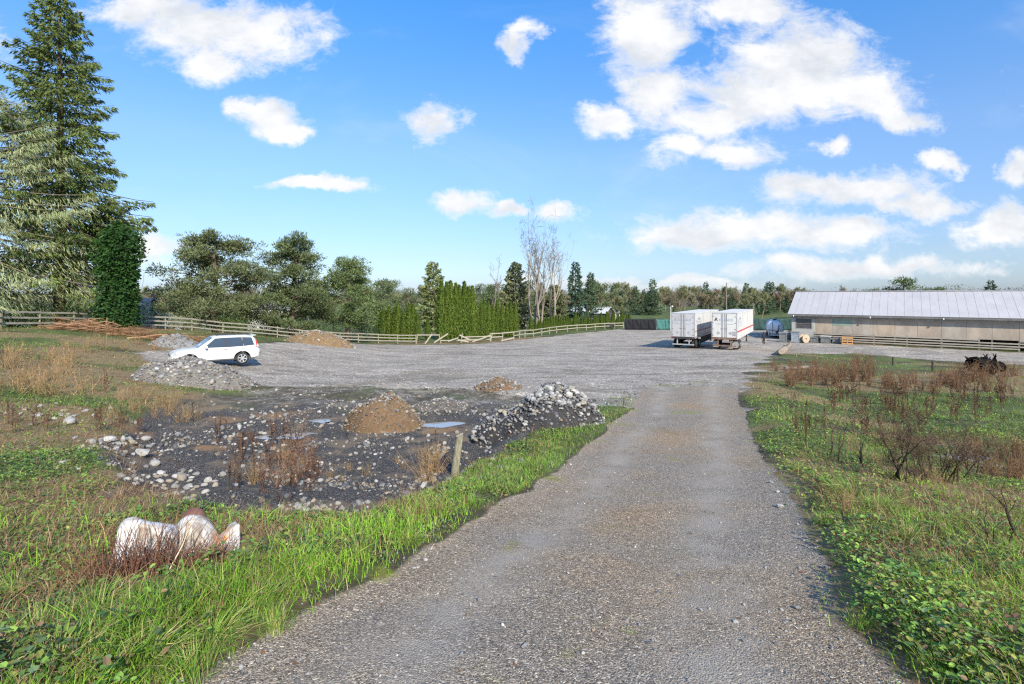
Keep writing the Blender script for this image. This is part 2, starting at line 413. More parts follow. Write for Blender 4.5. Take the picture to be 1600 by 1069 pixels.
# ------------------------------------------------------------------ ground sheet
def ground_material():
    m, t, o = new_mat('ground')
    P = t.node('ShaderNodeNewGeometry').outputs['Position']
    A = {k: t.node('ShaderNodeAttribute', attribute_name=k).outputs['Fac'] for k in ('road', 'yard', 'pit', 'dirt', 'green', 'straw', 'moss', 'wet', 'track', 'crown')}
    nb = t.noise(P, 0.35, 5, 0.6); nm = t.noise(P, 1.7, 6, 0.62); nf = t.noise(P, 9.0, 6, 0.65); nff = t.noise(P, 42, 4, 0.7)
    def edge(att, k=0.55, lo=0.35, hi=0.65):
        return t.smooth(t.math('ADD', A[att], t.math('MULTIPLY', t.math('SUBTRACT', t.math('MULTIPLY_ADD', nf, 0.5, t.math('MULTIPLY', nm, 0.5)), 0.5), k)), lo, hi)
    # crushed stone at three sizes
    v1 = t.voronoi(P, 150); v2 = t.voronoi(P, 74); v3 = t.voronoi(P, 11)
    def bw(v):
        s = t.node('ShaderNodeSeparateColor', ins={0: v.outputs['Color']}); return s.outputs[0], s.outputs[1]
    r1, q1 = bw(v1); r2, q2 = bw(v2); r3, q3 = bw(v3)
    chip = t.ramp(r1, [(0, (.045, .042, .038)), (.35, (.115, .105, .093)), (.62, (.19, .172, .15)), (.86, (.28, .255, .225)), (1, (.44, .41, .37))])
    chip2 = t.ramp(r2, [(0, (.05, .047, .044)), (.45, (.15, .138, .124)), (.8, (.25, .23, .20)), (1, (.46, .43, .385))])
    gravel = t.mix(t.smooth(q2, .62, .7), chip, chip2)
    # road: warmer crown where tyres do not run, greyer wheel tracks come from the 'road' layout itself
    warm = t.smooth(nb, .42, .62)
    road = t.mix(t.math('MULTIPLY', warm, .55), gravel, t.mix(1.0, gravel, (1.28, 1.10, .86, 1), 'MULTIPLY'))
    fine = t.ramp(t.voronoi(P, 240).outputs['Distance'], [(0, (.34, .325, .30)), (.6, (.22, .21, .195))])
    road = t.mix(t.math('MULTIPLY', t.math('MULTIPLY', A['track'], t.smooth(nm, .3, .62)), .8), road, fine)
    road = t.mix(t.math('MULTIPLY', t.math('MULTIPLY', A['crown'], t.smooth(nb, .36, .6)), .30), road, t.mix(1.0, road, (1.18, .93, .62, 1), 'MULTIPLY'))
    road = t.mix(t.math('MULTIPLY', t.math('MULTIPLY', A['crown'], t.smooth(t.noise(P, 1.1, 7, .7, .4), .56, .70)), .5), road, (.16, .155, .05, 1))
    road = t.mix(t.math('MULTIPLY', t.smooth(t.noise(P, .7, 5, .6, .3), .54, .68), .25), road, t.mix(1.0, road, (.55, .54, .53, 1), 'MULTIPLY'))
    # yard: pale blue-grey, with damp darker drags
    yst = t.noise(t.vmath('MULTIPLY', P, (0.20, 0.42, 1)), 1.0, 8, 0.66, 1.2)
    ychip = t.ramp(r2, [(0, (.11, .108, .105)), (.4, (.23, .225, .215)), (.8, (.38, .37, .35)), (1, (.62, .60, .57))])
    ychip = t.mix(t.smooth(q3, .72, .78), ychip, t.ramp(r3, [(0, (.12, .118, .115)), (.6, (.32, .31, .295)), (1, (.68, .66, .62))]))
    yard = t.mix(t.math('MULTIPLY', t.smooth(yst, .48, .62), .55), ychip, t.mix(1.0, ychip, (.42, .42, .43, 1), 'MULTIPLY'))
    yard = t.mix(t.math('MULTIPLY', t.smooth(t.noise(P, .22, 6, .65, .4), .52, .66), .55), yard, t.mix(1.0, yard, (.62, .56, .46, 1), 'MULTIPLY'))
    yard = t.mix(t.math('MULTIPLY', t.math('MULTIPLY', t.smooth(yst, .46, .34), t.smooth(r3, .45, .6)), .7), yard, (.60, .58, .54, 1))
    # dark crushed gravel of the pit
    pit = t.ramp(r2, [(0, (.018, .0165, .016)), (.55, (.05, .046, .043)), (.85, (.10, .092, .084)), (.95, (.24, .22, .2)), (1, (.44, .41, .37))])
    pit = t.mix(t.smooth(t.noise(P, .8, 6, .62), .5, .62), pit, t.mix(nff, (.085, .062, .042, 1), (.24, .19, .14, 1)))
    dirt = t.mix(nff, (.17, .092, .040, 1), (.34, .215, .115, 1))
    soil = t.mix(nf, (.035, .028, .016, 1), (.085, .07, .038, 1))
    turf = t.mix(nf, (.042, .058, .016, 1), (.10, .135, .035, 1))
    turf = t.mix(t.smooth(nb, .45, .68), turf, t.mix(nff, (.075, .105, .03, 1), (.18, .205, .065, 1)))
    straw = t.mix(nff, (.11, .08, .038, 1), (.31, .235, .125, 1))
    straw = t.mix(t.smooth(nm, .5, .7), straw, t.mix(nff, (.10, .045, .025, 1), (.23, .12, .07, 1)))
    c = soil
    c = t.mix(edge('green', .7), c, turf)
    c = t.mix(edge('straw', .9), c, straw)
    c = t.mix(edge('pit', 1.3, .3, .75), c, pit)
    c = t.mix(t.math('MULTIPLY', edge('dirt', 2.8, .5, 1.1), .85), c, dirt)
    yard = t.mix(1.0, yard, (1.10, 1.00, .88, 1), 'MULTIPLY')
    c = t.mix(edge('yard', 1.2, .3, .7), c, yard)
    road = t.mix(1.0, road, (1.46, 1.35, 1.21, 1), 'MULTIPLY')
    c = t.mix(edge('road', .45), c, road)
    moss = t.mix(nff, (.13, .15, .02, 1), (.30, .30, .05, 1))
    c = t.mix(t.math('MULTIPLY', edge('moss', 2.6, .62, 1.15), .75), c, moss)
    c = t.mix(t.math('MULTIPLY', A['wet'], .55), c, t.mix(1.0, c, (.45, .43, .42, 1), 'MULTIPLY'))
    rough = t.math('SUBTRACT', .92, t.math('MULTIPLY', A['wet'], .55))
    stony = t.math('MAXIMUM', t.math('MAXIMUM', A['road'], A['yard']), A['pit'])
    h = t.math('ADD', t.math('MULTIPLY', v1.outputs['Distance'], -.5), t.math('MULTIPLY', v2.outputs['Distance'], -.9))
    h = t.math('ADD', t.math('MULTIPLY', h, stony), t.math('MULTIPLY', nff, t.math('SUBTRACT', 1.3, stony)))
    h = t.math('ADD', h, t.math('MULTIPLY', nf, 1.2))
    bn = t.node('ShaderNodeBump', ins={'Strength': .6, 'Distance': .016, 'Height': h})
    b = t.node('ShaderNodeBsdfPrincipled', ins={'Base Color': c, 'Roughness': rough, 'Specular IOR Level': .3, 'Normal': bn.outputs[0]})
    t.l.new(b.outputs[0], o.inputs[0]); return m

def axis_steps(segs):
    """segs: list of (start, end, step0, step1)"""
    out = []
    for a, b, s0, s1 in segs:
        p = a
        while p < b - 1e-6:
            out.append(p); p += s0 + (s1 - s0) * (p - a) / (b - a)
    return out
_pos = axis_steps([(0, 8, .085, .10), (8, 42, .10, .75), (42, 150, .8, 6), (150, 1500, 10, 120)]) + [1500.0]
gx = np.array(sorted([-p for p in _pos[1:]] + _pos))
gy = np.array([-1200, -600, -300, -150, -80] + axis_steps([(-40, -2, 3, .6), (-2, 1.4, .4, .1), (1.4, 6, .055, .07), (6, 30, .07, .32), (30, 120, .34, 2.2), (120, 600, 3, 30), (600, 3000, 40, 200)]) + [3000.0])

# brown and green patches, given as ground areas
def blob(x, y, c, rx, ry, rot=0.0):
    dx = x - c[0]; dy = y - c[1]; ca, sa = math.cos(rot), math.sin(rot)
    return np.exp(-(((dx * ca + dy * sa) / rx) ** 2 + ((-dx * sa + dy * ca) / ry) ** 2))
DIRT_B = [((150, 682), 1.9, .6), ((215, 700), 1.0, .6), ((90, 660), 1.0, .5), ((430, 650), 1.6, 1.0), ((350, 655), 1.2, .8), ((600, 660), 1.6, 1.3), ((770, 604), 2.2, 1.2), ((120, 640), 1.4, .8), ((200, 668), 1.0, .7), ((690, 675), 1.0, .5), ((470, 690), .8, .5), ((330, 700), .7, .5), ((500, 590), 1.5, .8)]
STRAW_B = [((90, 668), 3.0, 1.2), ((165, 655), 2.4, 1.2), ((30, 640), 3.2, 1.6), ((215, 735), .9, .6), ((60, 580), 7, 4), ((130, 600), 5, 2.2), ((230, 615), 3.4, 1.4), ((170, 560), 5, 3), ((300, 640), 2.2, 1.0), ((40, 690), 2.2, 1.2), ((150, 690), 1.2, .5), ((260, 545), 8, 3), ((1290, 590), 5, 3), ((1240, 620), 2.6, 2.4), ((1400, 600), 6, 3), ((1540, 590), 7, 3.4), ((1350, 660), 1.4, 1), ((1560, 740), 1.4, .6), ((1440, 690), 1.6, .7), ((1220, 575), 4, 3), ((850, 655), 1.3, .35), ((250, 880), .4, .18), ((640, 800), .35, .25), ((230, 750), .5, .25)]
MOSS_B = [((960, 662), .9, .35), ((935, 690), .5, .3), ((1070, 645), 1.3, .5), ((1040, 602), 1.6, .8), ((1100, 597), 1.6, .7), ((985, 641), .7, .5), ((985, 990), .16, .12), ((800, 855), .2, .3), ((1290, 860), .2, .25), ((1190, 690), .8, .5), ((860, 748), .3, .3), ((1215, 600), 1.5, 1), ((1180, 625), .9, .7), ((855, 538), 2.5, 1.2), ((840, 536), 2, 1.2), ((1170, 560), 2, 1.5), ((600, 900), .15, .3)]
GREEN_B = [((130, 600), 1.8, .8), ((180, 575), 3, 1.2), ((230, 560), 3, 1.0), ((120, 650), 1.5, .8)]
def wsum(B, x, y):
    s = np.zeros(np.shape(x))
    for (p, rx, ry) in B:
        g = G(*p); s = np.maximum(s, blob(x, y, g, rx, ry))
    return s
FENCE_XY = [(-44, 22), (-36.5, 36), (-35, 45), (-27, 59), (-18.5, 69), (-3, 76), (10, 94), (23.5, 113)]
def line_d(x, y, pl):
    d = np.full(np.shape(x), 1e9)
    for a, b in zip(pl, pl[1:]): d = np.minimum(d, seg_d(x, y, a, b))
    return d

def layers(x, y):
    """how much of each ground cover lies at a point"""
    rd, yd, pt = zones(x, y)
    L = {}
    L['road'] = sstep(-rd, -.18, .18)
    L['yard'] = np.maximum(sstep(-yd, -.9, .9) * (1 - .75 * sstep(-pt, -.4, .8)), .45 * sstep(-pt, -.2, .6) * sstep(y + 5 * fbm(x, y, .45, 3, 33), 15, 23))
    L['pit'] = sstep(-pt, -.25, .35) * (1 - .5 * sstep(y + 2.5 * fbm(x, y, .4, 3, 29), 14, 22)) * (1 - sstep(y + 2 * fbm(x, y, .4, 3, 39), 21, 26))
    fd = line_d(x, y, FENCE_XY)
    L['dirt'] = np.maximum(wsum(DIRT_B, x, y), .9 * sstep(-fd, -3.6, -1.2) * (L['yard'] < .5) * (x < 5))
    far = sstep(y, 108, 116)
    st = wsum(STRAW_B, x, y)
    patch = fbm(x, y, .16, 4, 23)
    st = np.maximum(st, .75 * sstep(patch, .12, .40) * (y < 100))
    L['straw'] = st * (1 - far)
    L['green'] = np.clip(.62 + .5 * fbm(x, y, .45, 3, 61), 0, 1) * (1 - L['road']) * (1 - L['yard'])
    L['green'] = np.maximum(L['green'], far); L['straw'] = np.maximum(L['straw'], .45 * sstep(fbm(x, y, 1.7, 3, 66), .05, .4) * (y < 22))
    L['green'] = np.maximum(L['green'], wsum(GREEN_B, x, y))
    L['moss'] = wsum(MOSS_B, x, y)
    xl = np.interp(y, [p[1] for p in LEFT], [p[0] for p in LEFT]); xr = np.interp(y, [p[1] for p in RIGHT], [p[0] for p in RIGHT]); u = (x - xl) / (xr - xl) + .05 * fbm(x, y, .5, 3, 19)
    on = (y < 26) & (y > -8)
    L['track'] = on * np.maximum(np.exp(-((u - .24) / .085) ** 2), np.exp(-((u - .74) / .085) ** 2))
    L['crown'] = on * np.exp(-((u - .49) / .15) ** 2)
    w = np.zeros(np.shape(x))
    for (px, py, rx, ry) in PUDDLES: w = np.maximum(w, blob(x, y, (px, py), rx * 1.25, ry * 1.25))
    L['wet'] = np.clip(w * 1.2, 0, 1)
    return L

def build_ground():
    X, Y = np.meshgrid(gx, gy); x = X.ravel(); y = Y.ravel(); z = height(x, y)
    nx, ny = len(gx), len(gy)
    i = np.arange(ny - 1)[:, None] * nx; j = np.arange(nx - 1)[None]
    f = np.stack([i + j, i + j + 1, i + nx + j + 1, i + nx + j], -1).reshape(-1, 4)
    g = Geo(); g.add(np.stack([x, y, z], 1), f)
    o = g.build('ground', ground_material(), smooth=True)
    for k, v in layers(x, y).items():
        a = o.data.attributes.new(k, 'FLOAT', 'POINT'); a.data.foreach_set('value', v.astype(np.float32))
    return tag(o, kind='structure')
build_ground()

# puddles
def build_water():
    m, t, o = new_mat('water')
    P = t.node('ShaderNodeNewGeometry').outputs['Position']
    bn = t.node('ShaderNodeBump', ins={'Strength': .02, 'Distance': .01, 'Height': t.noise(P, 14, 3, .5)})
    b = t.node('ShaderNodeBsdfPrincipled', ins={'Base Color': (.30, .30, .285, 1), 'Roughness': .03, 'IOR': 1.75, 'Specular IOR Level': .6, 'Normal': bn.outputs[0]})
    t.l.new(b.outputs[0], o.inputs[0])
    for k, (px, py, rx, ry) in enumerate(PUDDLES):
        an = np.linspace(0, 2 * math.pi, 40, endpoint=False)
        r = 1.15 + .22 * np.sin(an * 3 + k) + .12 * np.sin(an * 7 + 2 * k)
        ring = height(px + np.cos(an) * rx * 1.5, py + np.sin(an) * ry * 1.5); zw = max(H(px, py) + .045, float(np.percentile(ring, 8)) - .012)
        k_ = 1.55; xs = px + np.cos(an) * rx * k_; ys = py + np.sin(an) * ry * k_; hh_ = height(xs, ys)
        for _ in range(24):                     # draw the rim in until the bank stands above the water
            low = hh_ < zw + .004
            if not low.any(): break
            xs = np.where(low, px + (xs - px) * .95, xs); ys = np.where(low, py + (ys - py) * .95, ys); hh_ = height(xs, ys)
            low &= np.hypot((xs - px) / rx, (ys - py) / ry) < .75
            hh_ = np.where(low, zw + 1, hh_)
        g = Geo(); g.add(np.stack([xs, ys, np.full(40, zw)], 1), np.array([list(range(40))]))
        tag(g.build('puddle', m), kind='structure')
build_water()

# ------------------------------------------------------------------ stones
def rock_mesh(name, seed, sub=1, flat=.62, jag=.28):
    r = np.random.default_rng(seed); bm = bmesh.new(); bmesh.ops.create_icosphere(bm, subdivisions=sub, radius=1)
    V = np.array([v.co[:] for v in bm.verts])
    planes = unit(r.normal(size=(9, 3))); d = r.uniform(.62, .95, 9)
    for pn, pd in zip(planes, d):                      # flat broken faces
        e = V @ pn - pd; V = V - np.where(e > 0, e, 0)[:, None] * pn
    V = V * (1 + r.uniform(-jag, jag, (len(V), 1)) * .35); V *= np.array([1, r.uniform(.65, .95), flat * r.uniform(.8, 1.15)])
    Fa = np.array([[v.index for v in f.verts] for f in bm.faces]); bm.free()
    return V, Fa
ROCKS = [rock_mesh('r', 100 + k, 2 if k < 8 else 1) for k in range(16)]
def stones_stuff(name, P, S, cols, r, parent=None, lowpoly=True):
    """many small stones joined into one mesh"""
    g = Geo(); n = len(P); kind = r.integers(8, 16, n) if lowpoly else r.integers(0, 8, n)
    for k in np.unique(kind):
        sel = np.where(kind == k)[0]; V, Fa = ROCKS[k]; m = len(sel)
        a = r.uniform(0, 2 * math.pi, m); ca, sa = np.cos(a)[:, None], np.sin(a)[:, None]
        tl = r.normal(0, .3, (m, 1))
        vx = V[None, :, 0] * ca - V[None, :, 1] * sa; vy = V[None, :, 0] * sa + V[None, :, 1] * ca; vz = V[None, :, 2] + tl * vx
        W = np.stack([vx, vy, vz], -1) * S[sel][:, None, None] + P[sel][:, None]
        b = (np.arange(m) * len(V))[:, None, None]
        g.add(W.reshape(-1, 3), (Fa[None] + b).reshape(-1, 3), np.repeat(cols[sel], len(V), 0))
    return tag(g.build(name, M_STONE, parent), kind='stuff')
GREY = .88 * np.array([[.30, .295, .285], [.21, .21, .215], [.35, .335, .30], [.13, .13, .135], [.34, .295, .23], [.27, .21, .15], [.44, .425, .395]])
def stone_cols(n, r, p=None): 
    return np.clip(GREY[r.choice(len(GREY), n, p=p)] * r.uniform(.75, 1.2, (n, 1)), 0, .8)

ROCK_ME = []
def rock_data():
    for k in range(8):
        V, Fa = ROCKS[k]
        for ci in (0, 2, 4, 6):
            g = Geo(); g.add(V, Fa, GREY[ci]); ROCK_ME.append(g.mesh('rock', M_STONE))
rock_data()
def put_rock(x, y, s, r, parent=None, z=None, name='rock', me=None, sink=.25):
    zz = H(x, y) if z is None else z
    o = link(name, me or ROCK_ME[r.integers(len(ROCK_ME))], parent, (x, y, zz + s * (.45 - sink)), (r.normal(0, .22), r.normal(0, .22), r.uniform(0, 6.28)), (s, s * r.uniform(.8, 1.15), s * r.uniform(.75, 1.15)))
    return o

def scatter_stones():
    r = np.random.default_rng(5)
    # loose stones over the pit floor, the yard edge and thinly on the road
    n = 60000; y = np.exp(r.uniform(math.log(6.3), math.log(34), n)); x = r.uniform(-1.0, .35, n) * y
    rd, yd, pt = zones(x, y)
    clump = sstep(fbm(x, y, .55, 4, 31), .0, .42)
    w = np.where(pt < 0, .03 + .50 * clump ** 1.5, 0) + np.where((yd < 0) & (y < 32), (.30 * clump + .03) * (1 - .7 * sstep(y, 20, 26)), 0) + np.where((pt > 0) & (pt < .8) & (rd > .6), .10 * clump, 0)
    w = w * (rd > .1)
    keep = r.uniform(0, 1, n) < w; x, y = x[keep], y[keep]
    s = np.clip(np.exp(r.normal(math.log(.026), .55, len(x))), .010, .10) * (1 + y * .012)
    z = height(x, y)
    stones_stuff('loose_gravel', np.stack([x, y, z + s * .25], 1), s, stone_cols(len(x), r), r)['label'] = 'pale loose stones spread over the dark gravel hollow and yard edge'
    # chips on the driveway
    n = 9000; y = np.exp(r.uniform(math.log(2.2), math.log(20), n)); x = r.uniform(-1, 1.1, n) * y
    rd, yd, pt = zones(x, y)
    w = np.where(rd < .25, .45 + .55 * sstep(rd, -.9, .1), 0); keep = r.uniform(0, 1, n) < w; x, y = x[keep], y[keep]
    s = np.clip(np.exp(r.normal(math.log(.0072), .42, len(x))), .004, .03) * (1 + y * .03)
    stones_stuff('driveway_gravel', np.stack([x, y, height(x, y) + s * .2], 1), s, stone_cols(len(x), r, [.2, .25, .1, .3, .08, .03, .04]), r)['label'] = 'small grey stones lying loose on the gravel driveway'
scatter_stones()

def single_rocks():
    r = np.random.default_rng(17)
    big = [((108, 663), 24, 'large pale slab of rock alone on the brown bank'), ((172, 690), 20, 'flat pale rock beside the wedge-shaped rock on the bank'),
           ((193, 690), 19, 'pale wedge-shaped rock on the bank above the gravel hollow'), ((228, 688), 16, 'pair-topped white rock at the head of the hollow'),
           ((222, 712), 26, 'wide pale rock set in the dirt bank of the hollow'), ((284, 748), 17, 'tall tan boulder topping the small cairn by dark gravel'),
           ((241, 727), 18, 'whitish angular rock below the wide pale rock'), ((325, 753), 14, 'white squared rock lying right of the tan boulder'),
           ((368, 760), 9, 'small white block alone on smooth dark gravel'), ((750, 940), 11, 'oval blue-grey stone lying on the open driveway'),
           ((1246, 955), 11, 'flat blue-grey flake of stone on the driveway shoulder'), ((1219, 793), 13, 'pale flat stone at the weedy edge of the driveway'),
           ((663, 748), 14, 'white rock by the foot of the short wooden post'), ((905, 622), 11, 'white rock standing out on the driveway end of the dark heap')]
    for (p, w, lab) in big:
        g = G(*p); s = w / (F / g.y) / 2 * 1.05
        tag(put_rock(g.x, g.y, s, r, sink=.15, me=ROCK_ME[(r.integers(8)) * 4 + (3 if 'pale' in lab or 'white' in lab else (0 if 'grey' in lab else 2))]), lab, 'rock')
    rows = []
    for (cx, cy, rx, ry, n, w0, w1) in [(245, 745, 45, 22, 30, 7, 15), (300, 765, 40, 20, 22, 7, 15), (190, 695, 70, 22, 30, 5, 14), (110, 650, 60, 16, 14, 5, 12), (480, 797, 90, 9, 34, 7, 15), (460, 745, 70, 24, 34, 5, 11),
                                 (395, 690, 60, 30, 40, 5, 11), (540, 715, 80, 28, 22, 4, 9), (420, 640, 80, 18, 24, 4, 8), (700, 700, 40, 26, 18, 5, 10), (560, 800, 60, 10, 12, 5, 10), (60, 640, 40, 18, 9, 5, 12)]:
        for _ in range(n): rows.append((r.normal(cx, rx * .55), r.normal(cy, ry * .55), r.uniform(w0, w1)))
    for (px, py, w) in rows:
        g = G(px, py); s = w / (F / g.y) / 2
        rd = float(zones(np.array([g.x]), np.array([g.y]))[0][0])
        if rd < .8 or s > .3: continue
        tag(put_rock(g.x, g.y, s, r), 'pale fist-to-head sized rock strewn in the gravel hollow', 'rock', 'rocks strewn in the gravel hollow')
    for (px, py, w) in [(1000, 815, 6), (930, 800, 7), (885, 770, 7), (845, 800, 5), (868, 765, 5), (1215, 770, 8), (1240, 975, 6), (1222, 985, 6), (1180, 985, 6), (590, 945, 5), (960, 740, 4), (1110, 870, 5), (1300, 1020, 7), (1090, 690, 4), (1230, 790, 7), (1205, 755, 8)]:
        g = G(px, py); s = w / (F / g.y) / 2
        tag(put_rock(g.x, g.y, s, r, sink=.1), 'small pale stone lying loose on the gravel driveway', 'stone', 'loose stones on the driveway')
single_rocks()

def heap(name, label, base_px, w_px, h_px, col, stone_p, n_small, n_big, smax, seed, depth_ratio=.75, skew=0.0, sharp=1.25, dirtmat=M_EARTH, group=None, dome=1.6, rough_=.36):
    """a tipped pile: an uneven mound, small stones joined, the larger stones one by one"""
    r = np.random.default_rng(seed); c = G(*base_px); k = F / c.y
    rx = w_px / k / 2; hh = h_px / k * 1.06; ry = rx * depth_ratio
    cx, cy = c.x * (c.y + ry * .8) / c.y, c.y + ry * .8
    z0 = H(cx, cy)
    root = empty(name, (cx, cy, z0), 0, label, 'heap', group)
    def hz(u, v):
        d = np.sqrt((u / rx) ** 2 + (v / ry) ** 2); d = d + .16 * fbm(u + cx, v + cy, 1.1 / max(rx, .5) * 1.6, 3, seed)
        p = np.clip(1 - np.clip(d, 0, 2) ** dome, 0, 1) ** (1 / sharp); p = p * (1 + skew * u / rx)
        return p * hh * (.95 + rough_ * fbm(u + cx, v + cy, 1.7 / rx, 4, seed + 3))
    n = 64; uu, vv = np.meshgrid(np.linspace(-1.15 * rx, 1.15 * rx, n), np.linspace(-1.15 * ry, 1.15 * ry, n)); u = uu.ravel(); v = vv.ravel()
    hv = hz(u, v); z = np.where(hv > .012, hv, -.12) + height(u + cx, v + cy) - z0 + .07 * fbm(u + cx, v + cy, 5, 4, seed) * (hv > .03) * min(1.5, rx)
    i = np.arange(n - 1)[:, None] * n; j = np.arange(n - 1)[None]
    cv = vary(col, len(u), .22, r)
    g = Geo(); g.add(np.stack([u, v, z], 1), np.stack([i + j, i + j + 1, i + n + j + 1, i + n + j], -1).reshape(-1, 4), cv)
    g.build('mound', dirtmat, root, smooth=True)
    def spots(m):
        d = r.uniform(0, 1.10, m) ** .66; a = r.uniform(0, 2 * math.pi, m); q = d * np.cos(a) * rx; w = d * np.sin(a) * ry
        return q, w, hz(q, w) + height(q + cx, w + cy) - z0
    q, w, zz = spots(n_small); s = np.clip(np.exp(r.normal(math.log(smax * .36), .45, n_small)), .012, smax * .8)
    stones_stuff('small_stones', np.stack([q, w, zz + s * .2], 1), s, stone_cols(n_small, r, stone_p), r, root)
    q, w, zz = spots(n_big)
    for a, b, c_ in zip(q, w, zz):
        s = smax * r.uniform(.55, 1.15)
        put_rock(a, b, s, r, root, z=c_, name='stone', sink=.2)
    return root, hz
HEAPS = []
HEAPS.append(heap('gravel_heap', 'tall pale gravel heap in front of the white car', (303, 604), 186, 38, (.17, .155, .135), [.2, .2, .15, .2, .12, .06, .07], 2200, 60, .13, 1, .6))
HEAPS.append(heap('gravel_heap', 'small grey gravel heap behind the bonnet of the white car', (278, 546), 84, 23, (.24, .235, .23), [.25, .3, .1, .25, .05, .03, .02], 700, 10, .15, 2, .5))
HEAPS.append(heap('gravel_heap', 'dark gravel heap full of white stones beside the driveway', (842, 668), 212, 62, (.035, .033, .034), [.12, .2, .08, .5, .05, .03, .02], 2600, 190, .10, 3, .62, 0.05, 1.25, dome=2.8, rough_=.24))
HEAPS.append(heap('dirt_heap', 'conical orange-brown dirt heap in the gravel hollow', (602, 675), 130, 52, (.175, .112, .062), [.08, .08, .1, .1, .3, .32, .02], 1100, 26, .08, 4, .8, -.08, 1.1, dome=1.9, rough_=.5))
HEAPS.append(heap('dirt_heap', 'low brown rubble heap behind the dark gravel heap', (778, 610), 80, 17, (.19, .12, .07), None, 380, 14, .11, 5, .7))
HEAPS.append(heap('dirt_heap', 'grassy orange dirt heap below the wooden rail fence', (500, 540), 110, 22, (.22, .145, .075), [.1, .1, .15, .1, .25, .25, .05], 700, 10, .16, 6, .5))
HEAPS.append(heap('gravel_heap', 'low stony rise of pale gravel near the dirt cone', (690, 640), 90, 10, (.13, .115, .1), None, 420, 12, .09, 7, .7))

# ------------------------------------------------------------------ low vegetation (uncountable cover, one object per kind)
def veg_points(n, y0, y1, r, wide=1.15):
    y = np.exp(r.uniform(math.log(y0), math.log(y1), n)); x = r.uniform(-wide, wide, n) * (y + .6)
    rd, yd, pt = zones(x, y); return x, y, rd, yd, pt
def lean_dirs(n, r, lean):
    a = r.uniform(0, 2 * math.pi, n); l = np.abs(r.normal(0, lean, n))
    return unit(np.stack([np.cos(a) * l, np.sin(a) * l, np.ones(n)], 1)), np.stack([np.cos(a), np.sin(a), np.zeros(n)], 1)
TUBX, TUBY = (lambda g: (g.x, g.y))(G(270, 872))
def off_tub(x, y): return np.hypot((x - TUBX - .12) / .62, (y - TUBY + .08) / .62) > 1

